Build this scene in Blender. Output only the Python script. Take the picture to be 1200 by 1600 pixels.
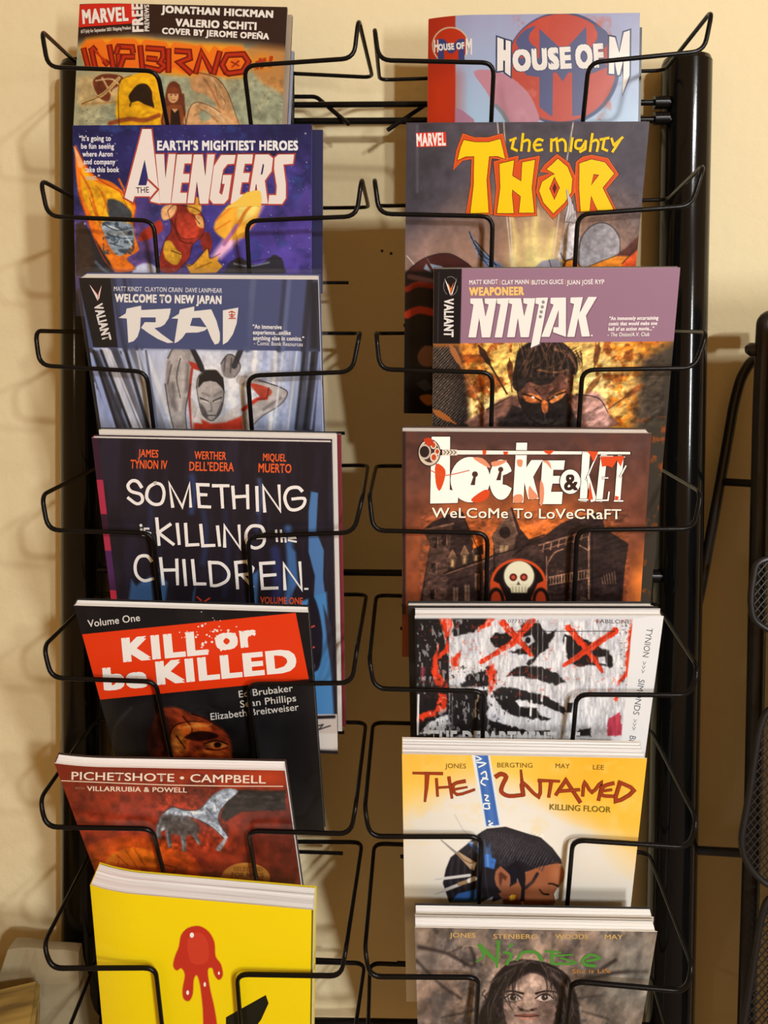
import bpy, bmesh, math, random
import numpy as np
from mathutils import Vector, Matrix
from mathutils.geometry import tessellate_polygon

for o in list(bpy.data.objects): bpy.data.objects.remove(o)
SC = bpy.context.scene
COL = SC.collection

# ------------------------------------------------------------------ camera
D = 0.53                      # camera to the front wires of the rack
CZ = 1.45                     # camera height
FPX, PX, PY = 1200.0, 568.0, 518.0
YAW = math.radians(3.2)
Y_FRONT, Y_REAR, Y_WALL = 1.0 * D, 1.215 * D, 1.30 * D
cd = bpy.data.cameras.new('camera')
cam = bpy.data.objects.new('camera', cd); COL.objects.link(cam)
cam.location = (0, 0, CZ)
cam.rotation_euler = (math.radians(90), 0, YAW)
cd.sensor_fit = 'AUTO'; cd.sensor_width = 36
cd.lens = FPX / 1600 * 36
cd.shift_x = (600 - PX) / 1600
cd.shift_y = -(800 - PY) / 1600
cd.clip_start = 0.02
SC.camera = cam

# ------------------------------------------------------------------ world, lamps, exposure
SC.view_settings.view_transform = 'Standard'
SC.view_settings.look = 'None'
SC.view_settings.exposure = 0.0
SC.view_settings.gamma = 1.0
SC.view_settings.use_curve_mapping = False
w = bpy.data.worlds.new('world'); SC.world = w; w.use_nodes = True
bg = w.node_tree.nodes['Background']
bg.inputs[0].default_value = (1.0, 0.52, 0.18, 1); bg.inputs[1].default_value = 0.50

def lamp(name, kind, loc, watts, col, size, aim=None, sy=None):
    l = bpy.data.lights.new(name, kind); l.energy = watts; l.color = col
    if kind == 'AREA':
        l.size = size
        if sy: l.shape = 'RECTANGLE'; l.size_y = sy
    else: l.shadow_soft_size = size
    o = bpy.data.objects.new(name, l); COL.objects.link(o); o.location = loc
    if aim is not None:
        o.rotation_euler = (Vector(aim) - Vector(loc)).to_track_quat('-Z', 'Y').to_euler()
    return o
# two bulbs of the ceiling lamp over the photographer's right shoulder
lamp('ceiling_bulb', 'POINT', (0.90, -1.33, CZ + .64), 74, (1.0, 1.0, 1.0), 0.045)
lamp('ceiling_bulb', 'POINT', (1.12, -1.25, CZ + .70), 50, (1.0, 1.0, 1.0), 0.045)
# a low table lamp to the left; a narrow pale window to the right, both behind the camera
lamp('table_lamp', 'POINT', (-0.95, -0.75, CZ - 0.06), 2.6, (1.0, 0.8, 0.55), 0.022)
lamp('window_light', 'AREA', (1.10, -1.15, CZ - 0.14), 20, (0.97, 0.98, 1.0), 0.09, (0.0, 0.6, CZ - 0.35), 0.46)

# ------------------------------------------------------------------ helpers
CY, SY = math.cos(YAW), math.sin(YAW)
CAMP = np.array([0, 0, CZ])
def rays(px, py):
    px = np.asarray(px, float); py = np.asarray(py, float)
    a = (px - PX) / FPX; c = -(py - PY) / FPX; b = np.ones_like(a)
    return np.stack([a * CY - b * SY, a * SY + b * CY, c], -1)
def at(px, py, Y):
    """point of the place seen at photo pixel (px, py) on the upright plane at depth Y (in units of D)"""
    r = rays(px, py); return CAMP + r * (Y * D / r[1])
def pix(P):
    q = P - CAMP
    x = q[..., 0] * CY + q[..., 1] * SY; y = -q[..., 0] * SY + q[..., 1] * CY
    return PX + FPX * x / y, PY - FPX * q[..., 2] / y

def lin(c):
    c = np.asarray(c, float) / 255.0
    return np.where(c <= 0.04045, c / 12.92, ((c + 0.055) / 1.055) ** 2.4)
def hx(h): return np.array([(h >> 16) & 255, (h >> 8) & 255, h & 255], float)
def rgb(h, k=1.0): return tuple(lin(hx(h)) * k) + (1,)

def mat(name, base=(.5, .5, .5, 1), rough=.5, metal=0, spec=.5, build=None):
    m = bpy.data.materials.new(name); m.use_nodes = True
    nt = m.node_tree; b = nt.nodes['Principled BSDF']
    b.inputs['Base Color'].default_value = base
    b.inputs['Roughness'].default_value = rough
    b.inputs['Metallic'].default_value = metal
    b.inputs['Specular IOR Level'].default_value = spec
    if build: build(nt, b)
    return m
def N(nt, t, **k):
    n = nt.nodes.new(t)
    for a, v in k.items():
        if a in n.inputs: n.inputs[a].default_value = v
        else: setattr(n, a, v)
    return n

def thing(name, label, cat, loc, group=None):
    o = bpy.data.objects.new(name, None); COL.objects.link(o); o.location = loc
    o.empty_display_size = .03
    o['label'] = label; o['category'] = cat
    if group: o['group'] = group
    return o
def mesh_obj(name, V, F, m, parent=None, smooth=False, cols=None, tv=None, org=None):
    """V: world coordinates. faces F: list of index tuples or an int array of tris/quads"""
    V = np.asarray(V, float)
    if org is None: org = np.array(parent.location) if parent else V.mean(0)
    org = np.array(org)
    me = bpy.data.meshes.new(name)
    L = V - org
    groups = F if isinstance(F, list) and len(F) and isinstance(F[0], np.ndarray) else None
    if groups is None:
        me.from_pydata(L.tolist(), [], [tuple(int(i) for i in f) for f in F])
    else:
        me.vertices.add(len(L)); me.vertices.foreach_set('co', L.ravel())
        tot = sum(g.size for g in groups); me.loops.add(tot)
        me.loops.foreach_set('vertex_index', np.concatenate([g.ravel() for g in groups]).astype(np.int32))
        cnt = np.concatenate([np.full(len(g), g.shape[1]) for g in groups]).astype(np.int32)
        st = np.concatenate([[0], np.cumsum(cnt)[:-1]]).astype(np.int32)
        me.polygons.add(len(cnt)); me.polygons.foreach_set('loop_start', st)
        me.update(calc_edges=True)
    if cols is not None:
        a = me.color_attributes.new('Col', 'FLOAT_COLOR', 'POINT')
        a.data.foreach_set('color', np.concatenate([cols, np.ones((len(cols), 1))], 1).ravel().astype(np.float32))
    if tv is not None:
        a = me.attributes.new('layer', 'FLOAT', 'POINT'); a.data.foreach_set('value', np.asarray(tv, np.float32))
    me.materials.append(m)
    if smooth: me.polygons.foreach_set('use_smooth', [True] * len(me.polygons))
    me.update()
    o = bpy.data.objects.new(name, me); COL.objects.link(o)
    if parent: o.parent = parent
    else: o.location = org
    return o

class MB:
    """collects tubes, boxes and lathes into one mesh"""
    def __init__(s): s.V, s.F = [], []
    def add(s, V, F):
        k = len(s.V); s.V += [tuple(v) for v in V]; s.F += [tuple(i + k for i in f) for f in F]
    def box(s, a, b):
        x0, y0, z0 = a; x1, y1, z1 = b
        s.add([(x0,y0,z0),(x1,y0,z0),(x1,y1,z0),(x0,y1,z0),(x0,y0,z1),(x1,y0,z1),(x1,y1,z1),(x0,y1,z1)],
              [(0,3,2,1),(4,5,6,7),(0,1,5,4),(1,2,6,5),(2,3,7,6),(3,0,4,7)])
    def tube(s, pts, r, fillet=0, seg=10, closed=False, caps=True):
        P = [Vector(p) for p in pts]
        if fillet:
            Q = []
            n = len(P)
            for i, p in enumerate(P):
                if not closed and i in (0, n - 1): Q.append(p); continue
                a, b = P[i - 1], P[(i + 1) % n]
                f = min(fillet, (a - p).length * .45, (b - p).length * .45)
                A = p + (a - p).normalized() * f; B = p + (b - p).normalized() * f
                for k in range(6):
                    t = k / 5; Q.append(A * (1 - t) ** 2 + p * 2 * t * (1 - t) + B * t * t)
            P = Q
        n = len(P); V = []; up = None
        for i, p in enumerate(P):
            if closed: t = (P[(i + 1) % n] - P[i - 1]).normalized()
            else: t = (P[min(i + 1, n - 1)] - P[max(i - 1, 0)]).normalized()
            if up is None:
                up = t.orthogonal().normalized()
            up = (up - t * up.dot(t)).normalized(); bi = t.cross(up)
            rr = r[i] if hasattr(r, '__len__') else r
            for k in range(seg):
                a = 2 * math.pi * k / seg
                V.append(p + up * math.cos(a) * rr + bi * math.sin(a) * rr)
        F = []
        for i in range(n if closed else n - 1):
            j = (i + 1) % n
            for k in range(seg):
                l = (k + 1) % seg
                F.append((i * seg + k, i * seg + l, j * seg + l, j * seg + k))
        if caps and not closed:
            F.append(tuple(range(seg - 1, -1, -1))); F.append(tuple((n - 1) * seg + k for k in range(seg)))
        s.add(V, F)
    def build(s, name, m, parent=None, smooth=True):
        o = mesh_obj(name, s.V, s.F, m, parent, smooth)
        if smooth:
            try: o.data.set_sharp_from_angle(angle=math.radians(50))
            except Exception: pass
        return o

# ------------------------------------------------------------------ setting
def wall_nodes(nt, b):
    tc = N(nt, 'ShaderNodeTexCoord')
    n1 = N(nt, 'ShaderNodeTexNoise', Scale=95.0, Detail=3.0, Roughness=.55)
    n2 = N(nt, 'ShaderNodeTexNoise', Scale=22.0, Detail=2.0)
    n3 = N(nt, 'ShaderNodeTexNoise', Scale=2.2, Detail=2.0)
    for n in (n1, n2, n3): nt.links.new(tc.outputs['Object'], n.inputs['Vector'])
    ad = N(nt, 'ShaderNodeMath', operation='MULTIPLY_ADD'); ad.inputs[1].default_value = .6
    nt.links.new(n2.outputs['Fac'], ad.inputs[0]); nt.links.new(n1.outputs['Fac'], ad.inputs[2])
    bp = N(nt, 'ShaderNodeBump', Strength=.33, Distance=.0022)
    nt.links.new(ad.outputs[0], bp.inputs['Height']); nt.links.new(bp.outputs[0], b.inputs['Normal'])
    r = N(nt, 'ShaderNodeValToRGB')
    r.color_ramp.elements[0].position = .35; r.color_ramp.elements[0].color = (.65, .565, .345, 1)
    r.color_ramp.elements[1].position = .65; r.color_ramp.elements[1].color = (.675, .59, .365, 1)
    nt.links.new(n3.outputs['Fac'], r.inputs[0]); nt.links.new(r.outputs[0], b.inputs['Base Color'])
M_WALL = mat('cream_wall_paint', rough=.75, spec=.25, build=wall_nodes)
def floor_nodes(nt, b):
    tc = N(nt, 'ShaderNodeTexCoord'); n = N(nt, 'ShaderNodeTexNoise', Scale=60.0, Detail=6.0)
    nt.links.new(tc.outputs['Object'], n.inputs['Vector'])
    r = N(nt, 'ShaderNodeValToRGB'); r.color_ramp.elements[0].color = (.16, .12, .08, 1); r.color_ramp.elements[1].color = (.26, .2, .14, 1)
    nt.links.new(n.outputs['Fac'], r.inputs[0]); nt.links.new(r.outputs[0], b.inputs['Base Color'])
M_FLOOR = mat('carpet', rough=.95, spec=.1, build=floor_nodes)
M_TRIM = mat('trim_paint', (.7, .64, .52, 1), .4)
mb = MB(); mb.box((-2.2, Y_WALL, 0), (2.2, Y_WALL + .1, 2.6)); wl = mb.build('wall_back', M_WALL, smooth=False); wl['kind'] = 'structure'
mb = MB(); mb.box((-2.2, -1.6, -.05), (2.2, Y_WALL + .1, 0)); fl = mb.build('floor', M_FLOOR, smooth=False); fl['kind'] = 'structure'
mb = MB(); mb.box((-2.2, Y_WALL - .012, 0), (2.2, Y_WALL, .09)); bb = mb.build('baseboard_back', M_TRIM, smooth=False); bb['kind'] = 'structure'
M_HOLE = mat('screw_hole', (.02, .015, .01, 1), .9)
mb = MB()
for (x, y, rr) in ((597, 392, .0012), (611, 396, .0013), (638, 391, .0022)):
    p = at(x, y, 1.2999); mb.tube([p + np.array([0, .0, 0]), p + np.array([0, -.0004, 0])], rr, seg=10)
hl = mb.build('trim_1', M_HOLE); hl['kind'] = 'structure'; hl.name = 'wall_back_screw_holes'
# ------------------------------------------------------------------ the wire rack
def wire_nodes(nt, b):
    tc = N(nt, 'ShaderNodeTexCoord'); n = N(nt, 'ShaderNodeTexNoise', Scale=400.0, Detail=2.0)
    nt.links.new(tc.outputs['Object'], n.inputs['Vector'])
    bp = N(nt, 'ShaderNodeBump', Strength=.05, Distance=.0004)
    nt.links.new(n.outputs['Fac'], bp.inputs['Height']); nt.links.new(bp.outputs[0], b.inputs['Normal'])
M_WIRE = mat('black_coated_wire', (.004, .0035, .0035, 1), .25, 0, .16, wire_nodes)
M_POST = mat('black_enamel_tube', (.003, .003, .003, 1), .13, 0, .28, wire_nodes)
RACK = thing('magazine_rack', 'tall black wire display rack holding two columns of comics against the wall', 'display rack', (.0, Y_REAR, 0))
def post(x0, y0, x1, y1, r, top):
    a = at(x0, y0, 1.258); b = at(x1, y1, 1.258)
    d = (b - a) / (a[2] - b[2])
    bot = a + d * (a[2] - .02)
    m = MB(); m.tube([bot, a], r, seg=40); m.build('post', M_POST, RACK)
    m = MB(); m.tube([a - d * -0 , a + np.array([0, 0, .004])], [r * 1.0, r * .93], seg=40)
    m.build('post_cap', M_POST, RACK)
    m = MB(); m.tube([(bot[0], bot[1], 0), (bot[0], bot[1], .02)], r * 1.35, seg=32); m.build('foot', M_POST, RACK)
    return a, b
R_POST = .0202
LP = post(131, 108, 133, 1300, R_POST, 0)
RP = post(1073, 100, 1046, 1550, R_POST, 0)
# crossbars between the posts
def bar(y0, y1, r, Y=1.24, xa=150, xb=1050):
    m = MB(); m.tube([at(xa, y0, Y), at(xb, y1, Y)], r); m.build('crossbar', M_WIRE, RACK)
bar(166, 160, .0026); bar(191, 187, .003); bar(890, 900, .0028); bar(1592, 1606, .0034)
bar(1900, 1900, .003)
W = .0016
def pocket(A, B, C, E, F, G, L, R, lean=.3, drop=.33, Yr=1.212):
    f = lambda p: at(p[0], p[1], 1.0)
    a, b, c, e, ff, g = map(f, (A, B, C, E, F, G)); l, r_ = at(*L, Yr), at(*R, Yr)
    dn = np.array([0, lean * drop * D, -drop * D])
    c2, e2 = c + dn, e + dn
    bk = lambda p: np.array([p[0], Yr * D, p[2] - .004])
    m = MB()
    m.tube([bk(c2), c2, c, b, a, l, r_, g, ff, e, e2, bk(e2)], W, fillet=.0085, seg=10)
    x0, x1 = l[0], r_[0]
    # lower rear wire and centre cradle
    zf = c2[2] - .004
    m.tube([(x0 + .02, Yr * D, zf), (x1 - .02, Yr * D, zf)], W * .9, seg=8)
    m.build('wire_pocket', M_WIRE, RACK)
PL = [((65,48),(75,105),(246,111),(381,103),(553,91),(560,29),(119,98),(582,121)),
      ((63,281),(75,338),(240,345),(385,345),(557,338),(565,279),(155,330),(576,324)),
      ((55,517),(62,571),(229,581),(387,587),(550,581),(562,521),(150,519),(561,521)),
      ((65,774),(75,828),(238,833),(387,838),(553,832),(566,777),(152,730),(575,727)),
      ((68,1010),(80,1059),(243,1065),(387,1069),(550,1067),(558,1012),(153,928),(573,929)),
      ((62,1249),(72,1292),(238,1295),(388,1298),(548,1303),(556,1258),(148,1126),(572,1129)),
      ((68,1475),(80,1513),(243,1512),(370,1522),(533,1525),(540,1486),(152,1312),(566,1316)),
      ((70,1700),(82,1740),(245,1740),(372,1748),(532,1750),(540,1710),(153,1495),(570,1505))]
PR = [((585,42),(592,94),(772,98),(920,98),(1100,80),(1113,16),(593,125),(1038,110)),
      ((585,279),(592,334),(770,338),(903,335),(1080,322),(1100,257),(592,322),(1043,312)),
      ((588,521),(593,577),(770,582),(910,578),(1085,575),(1105,519),(590,521),(1046,517)),
      ((577,775),(583,829),(762,833),(902,828),(1085,826),(1096,769),(588,728),(1026,729)),
      ((577,1031),(585,1076),(757,1080),(901,1085),(1080,1086),(1091,1043),(588,930),(1025,943)),
      ((570,1265),(578,1307),(752,1307),(895,1312),(1078,1324),(1089,1280),(583,1129),(1016,1139)),
      ((570,1486),(578,1526),(748,1527),(894,1533),(1072,1549),(1082,1509),(585,1318),(1013,1332)),
      ((572,1710),(580,1750),(748,1752),(894,1756),(1068,1770),(1078,1730),(578,1505),(1016,1522))]
LEAN = ((.72, .26), (.285, .30), (.37, .33), (.325, .36), (.5, .355), (.52, .33), (.27, .37), (.3, .33)), ((.5, .33), (.27, .33), (.27, .37), (.19, .2), (.34, .355), (.312, .335), (.4, .375), (.3, .33))
for k in range(8):
    for P, s_ in zip((PL, PR), LEAN): pocket(*P[k], *s_[k])
# hooks that hold the pockets on the top bars
for (p, q, r_) in (((440,151),(494,151),(545,194)), ((690,152),(664,164),(606,203))):
    m = MB(); m.tube([at(*p, 1.255), at(*q, 1.255), at(*r_, 1.225)], .0019, fillet=.004, seg=8); m.build('hook_wire', M_WIRE, RACK)
for x in (457,):
    m = MB(); m.tube([at(x, 112, 1.219), at(x, 330, 1.219)], .0017, seg=8); m.build('backing_wire', M_WIRE, RACK)
# ferrules where the bars enter the right post
for (x, y) in ((1033, 160), (1033, 185), (1018, 900)):
    p = at(x, y, 1.24); m = MB(); m.tube([p + np.array([-.006, 0, 0]), p + np.array([.006, 0, 0])], .0055, seg=14)
    m.build('ferrule', M_WIRE, RACK)
# ------------------------------------------------------------------ printed covers
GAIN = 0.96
def h2(ix, iy, s):
    v = np.sin(ix * 127.1 + iy * 311.7 + s * 74.7) * 43758.5453
    return v - np.floor(v)
def vnoise(x, y, s=0):
    ix, iy = np.floor(x), np.floor(y); fx, fy = x - ix, y - iy
    fx = fx * fx * (3 - 2 * fx); fy = fy * fy * (3 - 2 * fy)
    a, b, c, d = h2(ix, iy, s), h2(ix + 1, iy, s), h2(ix, iy + 1, s), h2(ix + 1, iy + 1, s)
    return a + (b - a) * fx + (c - a) * fy + (a - b - c + d) * fx * fy
def fbm(x, y, s=0, o=4):
    t = 0; a = .5; n = 0
    for k in range(o):
        t = t + a * vnoise(x * 2 ** k, y * 2 ** k, s + k); n += a; a *= .55
    return t / n
def smooth_pts(P, closed=True, k=5):
    P = np.asarray(P, float); n = len(P); out = []
    rng = range(n) if closed else range(n - 1)
    for i in rng:
        if closed: p0, p1, p2, p3 = P[i - 1], P[i], P[(i + 1) % n], P[(i + 2) % n]
        else: p0, p1, p2, p3 = P[max(i - 1, 0)], P[i], P[i + 1], P[min(i + 2, n - 1)]
        for j in range(k):
            t = j / k
            out.append(.5 * (2 * p1 + (p2 - p0) * t + (2 * p0 - 5 * p1 + 4 * p2 - p3) * t * t + (3 * p1 - p0 - 3 * p2 + p3) * t ** 3))
    if not closed: out.append(P[-1])
    return np.array(out)
def T(pts, s, ox, oy):
    """enlarged-crop coordinates to photo pixels"""
    return [(x / s + ox, y / s + oy) for x, y in pts]

class Art:
    """soft painting on the grid of a cover (colours in sRGB 0..255, photo pixel coordinates)"""
    def __init__(s, X, Y): s.X, s.Y = X, Y; s.C = np.full((len(X), 3), 128.0)
    def mix(s, a, c, m=None):
        c = hx(c) if isinstance(c, int) else c
        a = np.clip(a, 0, 1)[:, None]
        if m is None: s.C = s.C * (1 - a) + c * a
        else: s.C[m] = s.C[m] * (1 - a) + c * a
    def fill(s, c): s.mix(np.ones(len(s.X)), c)
    def grad(s, x0, y0, c0, x1, y1, c1, a=1):
        dx, dy = x1 - x0, y1 - y0
        t = np.clip(((s.X - x0) * dx + (s.Y - y0) * dy) / (dx * dx + dy * dy), 0, 1)[:, None]
        s.mix(np.full(len(s.X), a), hx(c0) * (1 - t) + hx(c1) * t)
    def glow(s, cx, cy, rx, ry, c, p=1., a=1.):
        r = np.hypot((s.X - cx) / rx, (s.Y - cy) / ry); s.mix(a * np.clip(1 - r, 0, 1) ** p, c)
    def ell(s, cx, cy, rx, ry, c, soft=1., a=1., rot=0.):
        t = math.radians(rot); u = (s.X - cx) * math.cos(t) + (s.Y - cy) * math.sin(t); v = -(s.X - cx) * math.sin(t) + (s.Y - cy) * math.cos(t)
        r = np.hypot(u / rx, v / ry); s.mix(a * ((1 - r) * min(rx, ry) / soft + .5), c)
    def poly(s, P, c, soft=1., a=1., sm=0):
        P = smooth_pts(P, True, sm) if sm else np.asarray(P, float)
        m = np.where((s.X > P[:, 0].min() - 2 * soft) & (s.X < P[:, 0].max() + 2 * soft) & (s.Y > P[:, 1].min() - 2 * soft) & (s.Y < P[:, 1].max() + 2 * soft))[0]
        if not len(m): return
        x, y = s.X[m], s.Y[m]; ins = np.zeros(len(m), bool); d = np.full(len(m), 1e9)
        for i in range(len(P)):
            x0, y0 = P[i - 1]; x1, y1 = P[i]
            if y0 != y1:
                cr = (y0 > y) != (y1 > y); ins ^= cr & (x < (x1 - x0) * (y - y0) / (y1 - y0) + x0)
            L = (x1 - x0) ** 2 + (y1 - y0) ** 2 + 1e-9
            t = np.clip(((x - x0) * (x1 - x0) + (y - y0) * (y1 - y0)) / L, 0, 1)
            d = np.minimum(d, np.hypot(x - x0 - t * (x1 - x0), y - y0 - t * (y1 - y0)))
        s.mix(a * (np.where(ins, d, -d) / soft + .5), c if isinstance(c, int) or c.ndim == 1 else c[m], m)
    def line(s, P, w, c, soft=1., a=1., sm=0):
        P = smooth_pts(P, False, sm) if sm else np.asarray(P, float)
        w0, w1 = w if isinstance(w, tuple) else (w, w); n = len(P) - 1; W_ = max(w0, w1) + 2 * soft
        m = np.where((s.X > P[:, 0].min() - W_) & (s.X < P[:, 0].max() + W_) & (s.Y > P[:, 1].min() - W_) & (s.Y < P[:, 1].max() + W_))[0]
        if not len(m): return
        x, y = s.X[m], s.Y[m]; best = np.full(len(m), -1e9)
        for i in range(n):
            x0, y0 = P[i]; x1, y1 = P[i + 1]
            t = np.clip(((x - x0) * (x1 - x0) + (y - y0) * (y1 - y0)) / ((x1 - x0) ** 2 + (y1 - y0) ** 2 + 1e-9), 0, 1)
            r = (w0 + (w1 - w0) * (i + t) / n) / 2
            best = np.maximum(best, r - np.hypot(x - x0 - t * (x1 - x0), y - y0 - t * (y1 - y0)))
        s.mix(a * (best / soft + .5), c, m)
    def box(s, x0, y0, x1, y1, c, soft=1., a=1.): s.poly([(x0, y0), (x1, y0), (x1, y1), (x0, y1)], c, soft, a)
    def cloud(s, sc, c, lo=.45, hi=.65, a=1., seed=0, ax=1., ay=1., rot=0., box=None):
        t = math.radians(rot); u = s.X * math.cos(t) + s.Y * math.sin(t); v = -s.X * math.sin(t) + s.Y * math.cos(t)
        n = fbm(u / sc / ax, v / sc / ay, seed); k = np.clip((n - lo) / (hi - lo), 0, 1) * a
        if box is not None: k = k * ((s.X > box[0]) & (s.Y > box[1]) & (s.X < box[2]) & (s.Y < box[3]))
        s.mix(k, c)
    def grain(s, sc, amp, box=None, seed=0, ax=1., ay=1., rot=0.):
        t = math.radians(rot); u = s.X * math.cos(t) + s.Y * math.sin(t); v = -s.X * math.sin(t) + s.Y * math.cos(t)
        k = 1 + amp * 2 * (fbm(u / sc / ax, v / sc / ay, seed) - .5)
        if box is not None:
            x0, y0, x1, y1 = box; e = np.clip(np.minimum(np.minimum(s.X - x0, x1 - s.X), np.minimum(s.Y - y0, y1 - s.Y)) / 4, 0, 1); k = 1 + (k - 1) * e
        s.C = np.clip(s.C * k[:, None], 0, 255)
    def ink(s, *Ps, w=1.5, c=0x1a1518, a=.85, sm=4):
        for P in Ps: s.line(P, (w, w * .6), c, 1.1, a, sm)
    def specks(s, n, x0, y0, x1, y1, c, r=(.6, 1.4), seed=1, a=.9):
        rn = random.Random(seed)
        for _ in range(n): s.ell(rn.uniform(x0, x1), rn.uniform(y0, y1), *(rn.uniform(*r),) * 2, c, 1.2, a * rn.uniform(.4, 1))

M_PRINT = mat('printed_card', rough=.32, spec=.3, build=lambda nt, b: nt.links.new(N(nt, 'ShaderNodeAttribute', attribute_name='Col').outputs['Color'], b.inputs['Base Color']))
def page_nodes(nt, b):
    at_ = N(nt, 'ShaderNodeAttribute', attribute_name='layer'); tc = N(nt, 'ShaderNodeTexCoord')
    cx = N(nt, 'ShaderNodeCombineXYZ'); mp = N(nt, 'ShaderNodeMath', operation='MULTIPLY'); mp.inputs[1].default_value = 1.0
    nt.links.new(at_.outputs['Fac'], mp.inputs[0]); nt.links.new(mp.outputs[0], cx.inputs[0])
    sx = N(nt, 'ShaderNodeSeparateXYZ'); nt.links.new(tc.outputs['Object'], sx.inputs[0])
    m2 = N(nt, 'ShaderNodeMath', operation='MULTIPLY'); m2.inputs[1].default_value = 6.0
    nt.links.new(sx.outputs[0], m2.inputs[0]); nt.links.new(m2.outputs[0], cx.inputs[1])
    n = N(nt, 'ShaderNodeTexNoise', Scale=1.0, Detail=4.0, Roughness=.7); nt.links.new(cx.outputs[0], n.inputs['Vector'])
    r = N(nt, 'ShaderNodeValToRGB'); e = r.color_ramp.elements
    e[0].position = .34; e[0].color = (.52, .54, .54, 1); e[1].position = .5; e[1].color = (.83, .87, .88, 1)
    nt.links.new(n.outputs['Fac'], r.inputs[0]); nt.links.new(r.outputs[0], b.inputs['Base Color'])
M_PAGES = mat('page_edges', rough=.8, spec=.15, build=page_nodes)

FONT_CACHE = {}
def glyphs(s, bold, sp=1.):
    if (s, bold, sp) in FONT_CACHE: return FONT_CACHE[(s, bold, sp)]
    c = bpy.data.curves.new('type', 'FONT'); c.body = s; c.size = 1; c.offset = bold; c.space_character = sp; c.resolution_u = 3; c.fill_mode = 'FRONT'
    o = bpy.data.objects.new('type', c); COL.objects.link(o)
    dg = bpy.context.evaluated_depsgraph_get(); ev = o.evaluated_get(dg); me = ev.to_mesh()
    V = np.array([v.co[:2] for v in me.vertices]) if len(me.vertices) else np.zeros((0, 2))
    F = []
    for p in me.polygons:
        q = list(p.vertices)
        for k in range(1, len(q) - 1): F.append((q[0], q[k], q[k + 1]))
    ev.to_mesh_clear(); bpy.data.objects.remove(o); bpy.data.curves.remove(c)
    FONT_CACHE[(s, bold, sp)] = (V, np.array(F, int).reshape(-1, 3))
    return FONT_CACHE[(s, bold, sp)]
CAPH = None

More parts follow.
